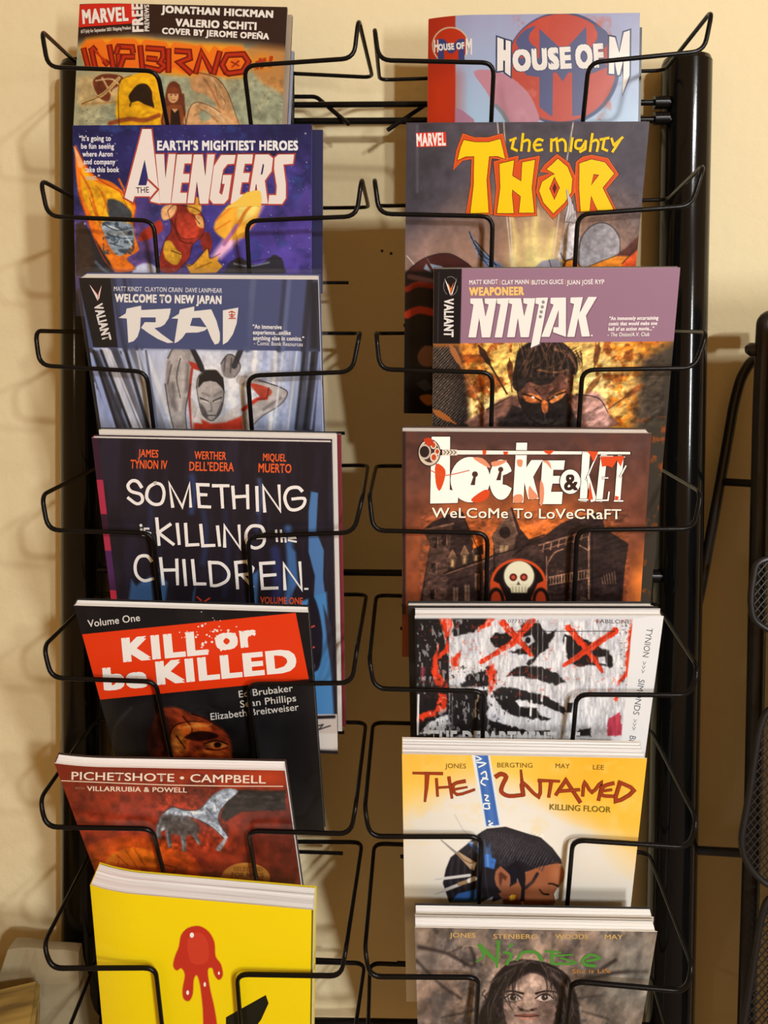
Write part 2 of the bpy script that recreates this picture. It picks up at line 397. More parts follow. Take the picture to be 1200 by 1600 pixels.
class Book:
    """a softcover book: TL, TR photo pixels of the front cover's top corners at depth Yt; its face passes pixel row y1 at depth Y1"""
    def __init__(s, TL, TR, Yt, y1, Y1, H, thick, bulge=0., ybot=1600, dYr=0.):
        s.O = at(*TL, Yt); tr = at(*TR, Yt + dYr); s.U = tr - s.O; s.W = np.linalg.norm(s.U); s.U /= s.W
        mx = (TL[0] + TR[0]) / 2; my = (TL[1] + TR[1]) / 2
        v = at(mx, y1, Y1) - at(mx, my, Yt); v[0] = 0; v -= s.U * v.dot(s.U); s.V = v / np.linalg.norm(v)
        s.Nn = np.cross(s.V, s.U); s.Nn *= -np.sign(s.Nn[1])          # towards the camera side
        s.H = H * D; s.t = thick; s.bul = bulge; s.ybot = ybot; s.layers = []; s.nl = 0
    def b(s, u):
        u = np.asarray(u, float)
        if not s.bul: return np.zeros_like(u)
        k = np.clip(1 - u / (.22 * s.W), 0, 1); return -s.bul * k * k
    def P(s, u, v, off=0.):
        u = np.asarray(u, float); v = np.asarray(v, float)
        return s.O + u[..., None] * s.U + v[..., None] * s.V + (s.b(u) + off)[..., None] * s.Nn
    def uv(s, px, py):
        r = rays(px, py); off = 0.
        for _ in range(4):
            Oo = s.O + np.multiply.outer(np.asarray(off) * np.ones(r.shape[:-1]), s.Nn) if s.bul else s.O
            t = ((Oo - CAMP) @ s.Nn if not s.bul else ((Oo - CAMP) * s.Nn).sum(-1)) / (r @ s.Nn)
            q = CAMP + r * np.asarray(t)[..., None] - s.O; u = q @ s.U; v = q @ s.V
            if not s.bul: break
            off = s.b(u)
        return u, v
    # crisp print: triangles in photo pixels
    def tris(s, XY, F, c, lift=None):
        XY = np.asarray(XY, float)
        if not len(F): return
        u, v = s.uv(XY[:, 0], XY[:, 1]); e = .0004
        u = np.clip(u, e, s.W - e); v = np.clip(v, e, s.H - e)
        s.nl += 1
        cc = hx(c) if isinstance(c, int) else np.asarray(c, float)
        s.layers.append((s.P(u, v, .00003 + .000006 * s.nl + (0 if lift is None else lift)), np.asarray(F, int), np.broadcast_to(cc, (len(u), 3))))
    def shape(s, P, c, holes=(), sm=0, outline=None):
        if outline: 
            oc, ow = outline; s.stroke(list(P) + [P[0], P[1]], ow * 2, oc, sm=sm)
            for h in holes: s.stroke(list(h) + [h[0], h[1]], ow * 2, oc)
        if sm: P = smooth_pts(P, True, sm)
        loops = [[Vector((float(x), float(y), 0)) for x, y in L] for L in [P] + list(holes)]
        tri = tessellate_polygon(loops); s.tris([(p.x, p.y) for L in loops for p in L], tri, c)
    def stroke(s, P, w, c, sm=0, taper=None):
        P = smooth_pts(P, False, sm) if sm else np.asarray(P, float)
        n = len(P); d = np.diff(P, axis=0); d /= (np.linalg.norm(d, axis=1)[:, None] + 1e-9)
        nr = np.stack([-d[:, 1], d[:, 0]], 1); V = []
        for i in range(n):
            a = nr[max(i - 1, 0)]; b_ = nr[min(i, n - 2)]; m = a + b_; l = np.linalg.norm(m); m = m / l if l > .3 else b_
            k = 1 / max(.55, abs(m @ b_)); ww = w if taper is None else w + (taper - w) * i / (n - 1)
            p = P[i].copy()
            if i == 0: p = p - d[0] * ww * .25
            if i == n - 1: p = p + d[-1] * ww * .25
            V += [p + m * ww / 2 * k, p - m * ww / 2 * k]
        F = []
        for i in range(n - 1): F += [(2 * i, 2 * i + 1, 2 * i + 3), (2 * i, 2 * i + 3, 2 * i + 2)]
        s.tris(V, F, c)
    def disc(s, cx, cy, rx, ry, c, n=28): 
        s.shape([(cx + rx * math.cos(2 * math.pi * k / n), cy + ry * math.sin(2 * math.pi * k / n)) for k in range(n)], c)
    def text(s, t, x0, y0, x1, y1, h, c, bold=0., slant=0., outline=None, shadow=None):
        """baseline from (x0, y0) to (x1, y1), capital height h"""
        global CAPH
        if CAPH is None: CAPH = glyphs('H', 0.)[0][:, 1].max()
        V, F = glyphs(t, 0., 1 + 2.2 * bold)
        if not len(V): return
        xa, xb = V[:, 0].min(), V[:, 0].max()
        e = np.array([x1 - x0, y1 - y0]); L = np.hypot(*e); e = e / L; up = np.array([e[1], -e[0]])
        fx = (V[:, :1] - xa) / (xb - xa) * L; fy = V[:, 1:] / CAPH * h
        B = np.array([x0, y0]) + (fx + slant * fy) * e + fy * up
        kx, ky = L / (xb - xa), h / CAPH
        def put(rad, c, sh=0.):
            dirs = [(0, 0)] if rad < .004 else [(1, .7), (1, -.7), (-1, .7), (-1, -.7), (0, 0)]
            P = np.concatenate([B + (rad * kx * a * e + rad * ky * b_ * up) + sh for a, b_ in dirs])
            s.tris(P, np.concatenate([F + k * len(V) for k in range(len(dirs))]), c, np.repeat(np.arange(len(dirs)) * .0000035, len(V)))
            s.nl += 2.5 * (len(dirs) > 1)
        if shadow is not None: put(bold, shadow[0], shadow[1])
        if outline is not None: put(bold + outline[1], outline[0])
        put(bold, c)
    def make(s, name, label, paint, spine=0x202020, back=0x303030, cat='comic book', group='comics in the rack', res=1.2, page=(0, 1), inset=.0006, edge=0xd8d4cc, trim=.0, gain=(1., 1., 1.)):
        base = s.P(np.array(s.W / 2), np.array(s.H)) - s.Nn * s.t / 2
        th = thing(name, label, cat, base, group); s.th = th
        # grid: fine where the photo shows the cover, coarse below
        step = res * D / FPX
        nu = int(s.W / step) + 1; vv = s.uv(np.array((600.,)), np.array((float(s.ybot),)))[1][0]; vv = min(max(vv, .02), s.H)
        nv = int(vv / step) + 1
        us = np.linspace(0, s.W, nu); vs = np.linspace(0, vv, nv)
        if s.H - vv > .002: vs = np.concatenate([vs, np.linspace(vv, s.H, 6)[1:]])
        UU, VV = np.meshgrid(us, vs); G = s.P(UU.ravel(), VV.ravel())
        nu_, nv_ = len(us), len(vs); ii = np.arange((nv_ - 1) * (nu_ - 1)); r_, c_ = ii // (nu_ - 1), ii % (nu_ - 1)
        k = r_ * nu_ + c_; Q = np.stack([k, k + nu_, k + nu_ + 1, k + 1], 1)
        X, Y = pix(G); A = Art(X, Y); A.u = UU.ravel(); A.v = VV.ravel()
        paint(A, s)
        Vs, Cs, Fs = [G], [A.C], []
        n0 = len(G)
        # rim of the card
        rimi = np.concatenate([np.arange(nu_), (np.arange(1, nv_)) * nu_ + nu_ - 1, (nv_ - 1) * nu_ + np.arange(nu_ - 2, -1, -1), np.arange(nv_ - 2, 0, -1) * nu_])
        RV = G[rimi]; RB = RV - s.Nn * .0004; m = len(rimi)
        Vs += [RV, RB]; Cs += [np.broadcast_to(hx(edge), (2 * m, 3))]
        j = np.arange(m); RQ = np.stack([n0 + j, n0 + (j + 1) % m, n0 + m + (j + 1) % m, n0 + m + j], 1)
        n0 += 2 * m; TR_ = []
        for (V, F, C) in s.layers: Vs.append(V); Cs.append(C); TR_.append(F + n0); n0 += len(V)
        V = np.concatenate(Vs); C = np.minimum(lin(np.concatenate(Cs)) * GAIN * np.array(gain), .9)  # scales cover colours to offset uneven light: lower ones lighter, top ones darker
        Fl = [np.concatenate([Q, RQ])]
        if TR_: Fl.append(np.concatenate(TR_))
        fc = mesh_obj('front_cover', V, Fl, M_PRINT, th, cols=C)
        # pages
        if s.t > .0015:
            us = np.linspace(trim, s.W - inset - .0004, 40); zs = np.linspace(.0005, s.t - .0005, max(3, int(s.t / .0012)))
            rn = random.Random(len(name) + int(s.W * 1e6))
            wv = [rn.uniform(-1, 1) for _ in zs]
            top, tvv = [], []
            for a, z in enumerate(zs):
                jit = inset + .0005 * (.5 + .5 * wv[a])
                top.append(s.P(us, np.full_like(us, jit), -z)); tvv += [z * 1900.] * len(us)
            V = [np.concatenate(top)]; nz, nu2 = len(zs), len(us); F = []
            for a in range(nz - 1):
                for b_ in range(nu2 - 1):
                    q = a * nu2 + b_; F.append((q, q + 1, q + nu2 + 1, q + nu2))
            n = nz * nu2
            # fore edge (right) and left edge, bottom
            for uu in (s.W - inset - .0004, trim):
                e0 = np.array([s.P(np.array(uu), np.array(inset + .0002), -z) for z in zs]); e1 = np.array([s.P(np.array(uu), np.array(s.H - inset), -z) for z in zs])
                V += [e0, e1]; tvv += [z * 1900. for z in zs] * 2
                for a in range(nz - 1): F.append((n + a, n + a + 1, n + nz + a + 1, n + nz + a))
                n += 2 * nz
            e0 = np.array([s.P(np.array(trim), np.array(s.H - inset), -z) for z in zs]); e1 = np.array([s.P(np.array(s.W - inset - .0004), np.array(s.H - inset), -z) for z in zs])
            V += [e0, e1]; tvv += [z * 1900. for z in zs] * 2
            for a in range(nz - 1): F.append((n + a, n + a + 1, n + nz + a + 1, n + nz + a))
            mesh_obj('pages', np.concatenate(V), F, M_PAGES, th, tv=tvv)
        # spine and back cover
        def slab(nm, pts4, nrm, c, thick=.0004):
            P4 = np.array(pts4); V = np.concatenate([P4, P4 - nrm * thick])
            F = [(0, 1, 2, 3), (7, 6, 5, 4)] + [(k, k + 4, (k + 1) % 4 + 4, (k + 1) % 4) for k in range(4)]
            return mesh_obj(nm, V, F, M_PRINT, th, cols=np.broadcast_to(lin(hx(c)) * GAIN, (8, 3)))
        q = lambda u, v, z: s.P(np.array(float(u)), np.array(float(v)), -z)
        slab('spine', [q(0, 0, .0004), q(0, s.H, .0004), q(0, s.H, s.t), q(0, 0, s.t)], -s.U, spine)
        us = np.linspace(0, s.W, 14); Vb = np.concatenate([s.P(us, us * 0 , -s.t), s.P(us, us * 0 + s.H, -s.t), s.P(us, us * 0, -s.t - .0004), s.P(us, us * 0 + s.H, -s.t - .0004)])
        n = 14; F = []
        for a in range(n - 1):
            F += [(a, a + n, a + n + 1, a + 1), (a + 2 * n, a + 2 * n + 1, a + 3 * n + 1, a + 3 * n), (a, a + 1, a + 2 * n + 1, a + 2 * n), (a + n, a + 3 * n, a + 3 * n + 1, a + n + 1)]
        F += [(0, 2 * n, 3 * n, n), (n - 1, 2 * n - 1, 4 * n - 1, 3 * n - 1)]
        mesh_obj('back_cover', Vb, F, M_PRINT, th, cols=np.broadcast_to(lin(hx(back)) * GAIN, (len(Vb), 3)))
        return th
    def behind(s, name, label, du=0., dv=0., gap=.0015, thick=.005, col=0x303030, group='comics in the rack', H=None, W=None, **k):
        """another copy standing behind this one, shifted by (du, dv) metres"""
        o = Book.__new__(Book); o.__dict__.update(s.__dict__); o.layers = []; o.nl = 0
        o.O = s.O + s.U * du + s.V * dv - s.Nn * (s.t + .0006 + gap); o.t = thick
        if H: o.H = H
        if W: o.W = W
        o.make(name, label, (lambda A, b: A.fill(col)) if isinstance(col, int) else col, group=group, res=6, **k)
        return o
# ------------------------------------------------------------------ left column, top to bottom
BOOKS = []
def publisher_box(b, P, c, txt, base, h, red=0xd42a1e):
    b.shape(P, red); b.text(txt, *base, h, c, bold=.045)

# --- 1: dark topped magazine with the glowing orange title
b = Book((122, 4), (449, 11), 1.175, 190, 1.172, .205, .0032, bulge=.003, ybot=215)
def paint(A, b):
    A.fill(0x9da487); A.cloud(26, 0xb9b58e, .4, .7, .8, 1); A.cloud(9, 0x8b9176, .55, .75, .5, 2)
    A.poly([(120, 118), (165, 112), (210, 118), (190, 150), (160, 165), (125, 170), (118, 150)], 0xc9b27c, 14, .9)
    A.poly([(380, 80), (452, 70), (455, 152), (430, 140), (405, 125)], 0xc08a4c, 8, .95, 4)
    A.poly([(145, 128), (160, 116), (188, 118), (194, 130), (176, 140), (170, 158), (155, 152)], 0x6d3320, 2, 1, 4)
    A.line([(128, 162), (160, 148), (186, 122)], 5, 0xd6b676, 2, 1, 4); A.line([(128, 163), (170, 160), (198, 156)], 3, 0xb89355, 2, 1, 4)
    A.line([(160, 122), (170, 140), (180, 156)], 3, 0xcfae72, 2, 1, 4); A.line([(150, 126), (176, 124), (192, 140)], 2, 0xe2cb96, 2, 1, 4)
    A.poly([(186, 196), (186, 132), (205, 118), (230, 112), (246, 118), (250, 150), (252, 196)], 0xf2b518, 2, 1, 3)
    A.line([(188, 165), (215, 162), (248, 172)], 2, 0xd8960e, 3, .7, 3); A.line([(200, 190), (225, 178), (248, 176)], 2, 0xd0900f, 3, .7, 3)
    A.poly([(203, 146), (214, 133), (228, 131), (237, 142), (238, 156), (240, 167), (226, 163), (216, 158), (205, 160), (201, 152)], 0x2a1a12, 1.5, 1, 4)
    A.line([(236, 150), (240, 168)], 2, 0x2a1a12, 1.5); A.line([(206, 156), (203, 166)], 2, 0x2a1a12, 1.5)
    A.line([(172, 193), (200, 186), (225, 188), (248, 180)], 7, 0x9a4d22, 3, 1, 3)
    # woman with long brown hair in a rust jacket
    A.poly([(258, 152), (262, 134), (270, 127), (280, 132), (285, 150), (287, 175), (256, 175)], 0x6b3420, 1.5, 1, 4)
    A.ell(270.5, 149, 8.5, 12, 0xd8a470, 1.5); A.poly([(262, 140), (270, 135), (279, 141), (280, 146), (262, 146)], 0x7a3d24, 1.5, 1, 3)
    A.ell(267.5, 148.5, 1.3, .9, 0x2a140c); A.ell(274.5, 148.5, 1.3, .9, 0x2a140c); A.line([(268.5, 156.5), (273.5, 156.5)], 1.2, 0x8a3a2a)
    A.poly([(253, 196), (256, 170), (264, 164), (280, 164), (288, 172), (291, 196)], 0x8f4a28, 2, 1, 3)
    A.poly([(266, 196), (267, 170), (279, 170), (283, 196)], 0x2b1a15, 1.5); A.poly([(268, 170), (279, 170), (273, 176)], 0xd8a470)
    A.line([(286, 148), (289, 196)], 4, 0x6b3420, 2)
    # pale boulders / limbs of stone on the right
    A.poly([(300, 112), (330, 118), (345, 128), (358, 150), (366, 178), (374, 196), (330, 196), (338, 170), (325, 150), (300, 140)], 0xc79664, 4, 1, 4)
    A.poly([(290, 196), (296, 170), (306, 160), (325, 164), (346, 176), (366, 196)], 0xd4a672, 3, 1, 4)
    A.line([(296, 168), (312, 160), (330, 168), (350, 190)], 3, 0xe8c493, 3, .9, 3); A.line([(304, 180), (322, 176), (340, 190)], 2, 0x8d5c38, 3, .8, 3)
    A.line([(330, 122), (344, 142), (352, 168)], 2.5, 0xe9c896, 3, .8, 3); A.line([(318, 122), (330, 140), (342, 165)], 2, 0x8a5a36, 3, .8, 3)
    A.poly([(310, 176), (322, 172), (330, 184), (316, 190)], 0x9da487, 2, 1, 3)
    A.specks(50, 380, 120, 446, 190, 0x5d6350, (.4, 1), 4); A.specks(24, 124, 166, 182, 190, 0x5d6350, (.4, 1.2), 5)
    # dark head of the cover
    A.poly([(110, -10), (470, -10), (470, 78), (400, 70), (300, 62), (200, 56), (110, 68)], 0x33201c, 16)
    # glowing title slab
    A.poly(T([(18, 90), (60, 40), (150, 30), (220, 30), (350, 30), (410, 35), (540, 50), (690, 65), (830, 70), (1000, 80), (1070, 180), (1010, 275), (900, 280), (770, 240), (690, 270), (560, 258), (420, 225), (60, 225)], 3.871, 120, 50), 0xf6a021, 9, .95)
    A.poly(T([(25, 90), (60, 50), (150, 40), (180, 70), (220, 40), (350, 40), (385, 75), (410, 45), (540, 60), (560, 95), (590, 60), (690, 75), (730, 85), (750, 72), (800, 125), (830, 80), (870, 110), (920, 85), (1000, 90), (1060, 180), (1000, 262), (900, 268), (820, 262), (770, 222), (740, 250), (690, 258), (640, 250), (590, 210), (560, 247), (500, 242), (420, 215), (60, 215)], 3.871, 120, 50), 0xf47a1c, 1.2)
    A.line(T([(60, 62), (150, 52)], 3.871, 120, 50), 2, 0xf58a2c, 2, .8); A.line(T([(600, 72), (690, 86)], 3.871, 120, 50), 2, 0xf58a2c, 2, .8); A.line(T([(920, 98), (1000, 102)], 3.871, 120, 50), 2, 0xf58a2c, 2, .8)
    A.ell(120 + 957 / 3.871, 50 + 192 / 3.871, 7.5, 8, 0xe86a1a); A.line(T([(935, 180), (980, 205)], 3.871, 120, 50), 2.2, 0x7a170c); A.line(T([(980, 175), (938, 212)], 3.871, 120, 50), 2.2, 0x7a170c)
    A.poly(T([(30, 150), (1060, 200), (1000, 268), (60, 215)], 3.871, 120, 50), 0xf0641a, 10, .35)
    A.glow(410, 97, 24, 18, 0xf09020, .8, .9)
    A.ink([(253, 196), (256, 170), (264, 164)], [(288, 172), (291, 196)], [(186, 196), (186, 132), (205, 118)], [(300, 112), (330, 118), (345, 128), (358, 150), (374, 196)], [(290, 196), (296, 170), (306, 160), (325, 164), (346, 176)], [(128, 162), (160, 148), (186, 122)], c=0x4a2a18)
    A.ink([(345, 150), (352, 160), (349, 172)], [(335, 130), (340, 150)], [(312, 170), (326, 178)], [(150, 150), (170, 160)], c=0x7a5030, w=1.2)
    A.grain(7, .2, (118, 118, 460, 200), 7); A.grain(20, .18, (118, 118, 460, 200), 8)
for P in ([(42, 105), (70, 215)], [(88, 105), (112, 218)], [(95, 95), (185, 195)], [(198, 85), (222, 218)], [(250, 88), (335, 92), (340, 120)], [(250, 92), (240, 128)], [(252, 140), (258, 212)], [(345, 150), (285, 150), (262, 215)], [(385, 90), (398, 225)],
              [(425, 98), (520, 105), (525, 150), (505, 185), (535, 205), (500, 232), (420, 215)], [(430, 160), (480, 165)], [(555, 108), (555, 238)], [(600, 115), (680, 120), (685, 160), (620, 185), (690, 248)], [(720, 245), (755, 125), (815, 240)], [(865, 125), (830, 250)],
              [(905, 245), (880, 200), (910, 140), (1010, 135), (1040, 180), (1005, 240), (920, 252), (900, 240)]):
    Q = T(P, 3.871, 120, 50); b.stroke(Q, 9.4, 0x4a0d08); b.stroke(Q, 7.6, 0x8e1a0e)
    for k in range(3): b.stroke([(x, y) for x, y in Q], 4.6 - 1.5 * k, (0xa42310, 0xb62c12, 0xc03616)[k])
b.stroke([(128 + 5 * k + .5 * (k > 7), 25.2 - .36 * k) for k in range(16)], 35, 0xd42a1e)
b.text('MARVEL', 130.5, 37, 200.5, 32, 20.5, 0xf4efe6, bold=.05, outline=(0x5a0d08, .02))
b.text('#17-July for September 2021 Shipping Product', 127, 52, 205, 46, 5, 0xe8e0d4, bold=.03)
b.text('FREE', 224, 49, 222.5, 6, 16, 0xeee8de, bold=.05); b.text('PREVIEWS', 233.5, 49, 233, 8, 7, 0xeee8de, bold=.03)
b.text('JONATHAN HICKMAN', 253, 20, 426, 28, 10.5, 0xf2ede4, bold=.055); b.text('VALERIO SCHITI', 275, 41, 400, 47, 11, 0xf2ede4, bold=.055)
b.text('COVER BY JEROME OPEÑA', 254, 53, 420, 62, 9, 0xf2ede4, bold=.05)
b.text('#1', 400, 106, 423, 104, 15, 0xb43a12, bold=.07, slant=.25, outline=(0xf5a52a, .03))
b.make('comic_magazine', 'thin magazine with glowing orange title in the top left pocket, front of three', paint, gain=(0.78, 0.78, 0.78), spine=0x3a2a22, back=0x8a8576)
BOOKS.append(b)
o1 = b.behind('comic_magazine', 'thin magazine showing only pale page edges behind the orange titled one', .0035, .004, thick=.003, col=0x9a8a76)
o1.behind('comic_magazine', 'rearmost magazine in the top left pocket, a pale edge right of the others', .002, .028, thick=.003, col=0x8a8fa0)

# --- 2: starry blue comic
b = Book((113, 196), (487, 194), 1.03, 420, 1.043, .262, .004, ybot=460)
def paint(A, b):
    A.grad(120, 200, 0x1b2054, 420, 430, 0x51429a); A.glow(400, 420, 160, 120, 0x5a4ab0, 1, .7); A.glow(190, 400, 150, 110, 0x8a63a8, .8, .9); A.glow(330, 380, 110, 80, 0x3e3a94, 1, .8)
    A.cloud(40, 0x171a44, .5, .75, .7, 11); A.cloud(20, 0x3d58a8, .58, .78, .5, 12); A.glow(470, 200, 120, 60, 0x15183c, .8, .8)
    A.specks(190, 118, 198, 486, 425, 0xb9c4f0, (.4, 1.0), 6, .8); A.specks(26, 118, 198, 486, 425, 0xf0f4ff, (.8, 1.5), 7)
    # long flame
    fl = [(117, 228), (128, 250), (148, 275), (175, 285), (198, 305), (212, 320), (208, 350), (214, 378), (216, 392), (198, 404), (212, 420), (190, 425), (176, 420), (150, 380), (136, 340), (122, 300)]
    A.poly(fl, 0xe8761a, 2, 1, 4); A.poly([(128, 262), (150, 284), (180, 296), (205, 322), (204, 350), (188, 372), (160, 360), (140, 330), (128, 300)], 0xf7b41c, 4, 1, 4)
    A.line([(125, 268), (142, 300), (150, 330), (168, 372)], 3, 0xe0641a, 2, .9, 4); A.line([(150, 290), (165, 310), (160, 335)], 2, 0xe0741a, 2, .8, 4)
    A.line([(117, 230), (126, 258)], (4, 9), 0xf0b070, 2, .9); A.line([(186, 280), (196, 300), (208, 316)], 3, 0xe8761a, 2, 1, 3)
    # grey rock caught in the flame
    A.poly([(168, 312), (186, 314), (202, 326), (206, 340), (190, 346), (170, 338)], 0x3b4248, 3, 1, 3); A.poly([(160, 346), (205, 350), (210, 376), (196, 396), (182, 398), (166, 376)], 0x8fa3b4, 3, 1, 3)
    A.cloud(7, 0x2c3a48, .48, .6, .8, 14, box=(160, 346, 210, 398)); A.line([(166, 352), (190, 362), (206, 382)], 2.5, 0xd8e2ea, 2, .8, 3)
    A.poly([(119, 360), (135, 352), (150, 376), (172, 410), (180, 430), (119, 430)], 0x1d1f2a, 3); A.poly([(119, 350), (130, 346), (140, 372), (150, 410), (138, 430), (119, 430)], 0x33241e, 4)
    A.line([(150, 410), (160, 420), (172, 428)], 5, 0x5a6a80, 3, .8, 3)
    # red and gold tumbling shapes in the middle
    A.poly([(262, 330), (272, 320), (292, 322), (312, 330), (320, 350), (316, 368), (300, 384), (296, 402), (276, 424), (252, 424), (250, 400), (258, 376), (268, 358)], 0x8c2a22, 1.5, 1, 4)
    A.poly([(276, 334), (300, 334), (312, 350), (306, 372), (284, 372), (274, 352)], 0xb03a28, 4, 1, 3); A.poly([(252, 328), (262, 320), (276, 322), (270, 338), (255, 344)], 0xe8b07a, 2, 1, 3)
    A.poly([(306, 336), (316, 340), (318, 356), (308, 352)], 0xe6ac66, 2, 1, 3); A.poly([(256, 380), (266, 376), (276, 390), (284, 398), (276, 414), (262, 408), (256, 398)], 0xc9972c, 2, 1, 3)
    A.line([(268, 344), (282, 376), (300, 380)], 2, 0x4a1512, 2, .9, 3); A.poly([(236, 352), (250, 344), (254, 360), (232, 374), (216, 376), (222, 362)], 0xb03527, 2, 1, 3)
    A.poly([(292, 322), (300, 306), (312, 312), (314, 332), (300, 334)], 0xd9a23a, 2, 1, 3); A.poly([(312, 372), (326, 362), (332, 384), (322, 398)], 0x7c2620, 2, 1, 3)
    A.poly([(290, 412), (300, 414), (310, 404), (324, 388), (328, 404), (344, 396), (340, 408), (348, 416), (338, 426), (298, 428)], 0xd79b2e, 2, 1); A.line([(306, 420), (330, 410)], 2, 0x7a4f14, 2, .8)
    # comet
    A.poly([(330, 400), (350, 372), (392, 302), (408, 300), (412, 322), (398, 350), (372, 378), (345, 405)], 0xe7b4d4, 7, .8); A.poly([(334, 355), (352, 326), (380, 304), (404, 297), (409, 312), (402, 340), (386, 362), (376, 372), (352, 374)], 0xf2b23a, 4, 1, 4)
    A.ell(389, 322, 15, 26, 0xf9e27a, 6, 1, 28); A.line([(338, 345), (368, 318)], 2, 0xe0661e, 2, .8); A.line([(336, 360), (360, 345)], 2, 0xe0661e, 2, .8); A.line([(380, 372), (404, 340)], 2, 0xe0761e, 2, .8)
    A.line([(402, 312), (384, 330), (372, 352), (352, 378)], (4, 7), 0xd8822c, 2, .95, 3); A.line([(370, 352), (350, 382)], 6, 0xa06ab0, 3, .8)
    # dark crags lower right, pale moon lower middle
    A.poly([(352, 425), (362, 408), (376, 402), (388, 410), (404, 414), (420, 404), (428, 398), (440, 404), (444, 418), (440, 428), (352, 428)], 0x2a2c38, 2, 1, 3); A.line([(366, 412), (390, 416), (420, 410)], 2.5, 0x8a93a6, 2, .8, 3)
    A.ell(228, 438, 24, 27, 0xc5cdee, 3)
def paint2(A, b):
    k = 0x24101a
    A.ink([(262, 330), (272, 320), (292, 322), (312, 330), (320, 350), (316, 368), (300, 384), (296, 402), (276, 424)], [(250, 400), (258, 376), (268, 358), (262, 330)], [(276, 334), (274, 352), (284, 372), (306, 372)], [(312, 350), (300, 334)], [(268, 392), (284, 398)], c=k)
    A.ink([(117, 228), (148, 275), (198, 305), (212, 320), (208, 350), (214, 378)], [(122, 300), (150, 380), (176, 420), (212, 420)], c=0xa83a10, w=2)
    A.ink([(158, 300), (170, 330)], [(140, 310), (156, 352), (176, 398)], [(186, 296), (200, 326)], c=0xc85410, w=1.8)
    A.ink([(290, 412), (300, 414), (324, 388), (328, 404), (344, 396)], [(352, 425), (362, 408), (388, 410), (420, 404), (440, 404)], c=k)
    A.ink([(162, 350), (182, 360), (206, 356)], [(168, 366), (190, 372), (208, 372)], [(172, 380), (192, 386)], c=0x1c2a38, w=2)
    A.grain(6, .28, (116, 290, 220, 425), 15); A.grain(5, .25, (240, 318, 330, 425), 16); A.grain(30, .25, (116, 200, 486, 425), 17)
_p1 = paint
def paint(A, b): _p1(A, b); paint2(A, b)
b.text('“It’s going to', 124, 220, 173, 220, 8, 0xe6e8f0, bold=.03)
for i, (t, x0, x1) in enumerate((('be fun seeing', 127, 178), ('where Aaron', 129, 176), ('and company', 131, 180), ('take this book', 133, 186), ('next.”', 135, 156))):
    b.text(t, x0, 232.3 + 12.2 * i, x1, 232.3 + 12.2 * i, 8, 0xe6e8f0 if i < 4 else 0xd8c8b0, bold=.03)
b.text('EARTH’S MIGHTIEST HEROES', 246.5, 234.5, 465, 234.5, 14, 0xeceef2, bold=.05, outline=(0x1c1f4a, .03))
AV = lambda P: T(P, 4.138, 190, 195)
LT = [([(220,190),(275,190),(284,345),(305,190),(350,190),(318,507),(250,507)], ()),
      ([(360,192),(455,192),(450,250),(407,250),(398,318),(440,318),(435,374),(389,374),(380,440),(424,440),(418,507),(322,507)], ()),
      ([(468,192),(524,192),(542,335),(556,192),(603,192),(560,510),(507,510),(487,365),(468,507),(425,507)], ()),
      ([(645,195),(738,195),(728,252),(685,255),(657,290),(632,440),(650,455),(668,382),(650,382),(656,325),(712,325),(690,480),(662,510),(592,510),(570,480),(597,268)], ()),
      ([(752,192),(850,192),(843,252),(797,252),(786,312),(830,312),(820,372),(778,372),(765,450),(808,450),(800,510),(705,510)], ()),
      ([(866,192),(950,192),(979,217),(970,300),(926,362),(946,510),(886,510),(873,385),(868,385),(850,510),(816,510)], ([(914,250),(899,325),(912,318),(922,262)],)),
      ([(1015,192),(1116,192),(1108,252),(1046,257),(1062,380),(1062,475),(1038,512),(948,512),(955,455),(1000,455),(1004,400),(986,285),(990,215)], ())]
Ao, Ah = [(135,28),(193,28),(250,510),(190,497),(183,462),(85,462),(73,500),(20,470)], [(150,225),(172,345),(160,392),(108,392)]
rd = 0xb2483f
for P, H_ in LT + [(Ao, (Ah,))]: b.stroke(AV(P + [P[0], P[1]]), 4.6, rd)
for P, H_ in LT: b.shape(AV(P), 0xece4dd, [AV(h) for h in H_])
b.shape(AV(Ao), 0xf0e8e2, [AV(Ah)]); b.stroke(AV([(172, 355), (238, 418), (185, 480)]), 3.2, rd)
b.shape(AV([(80, 398), (176, 398), (176, 378), (228, 418), (183, 468), (183, 455), (80, 455)]), 0xf0e8e2)
b.text('THE', 213, 302, 233, 301, 9, 0x2a2430, bold=.01)
# the comet lies over the title
b.shape([(372, 312), (384, 302), (404, 297.5), (409, 308), (407, 322), (398, 322), (366, 324), (352, 326)], 0xf7cf55, sm=4)
b.make('comic_book', 'starry blue comic with a large white angular title in the left column', paint, gain=(0.8, 0.8, 0.8), spine=0x2a2430, back=0x2a2e55)
BOOKS.append(b)
b.behind('comic_book', 'dark blue comic showing as a thin strip right of the starry blue one', .0075, .003, thick=.0018, gap=.0005, col=0x23264a, H=.118)

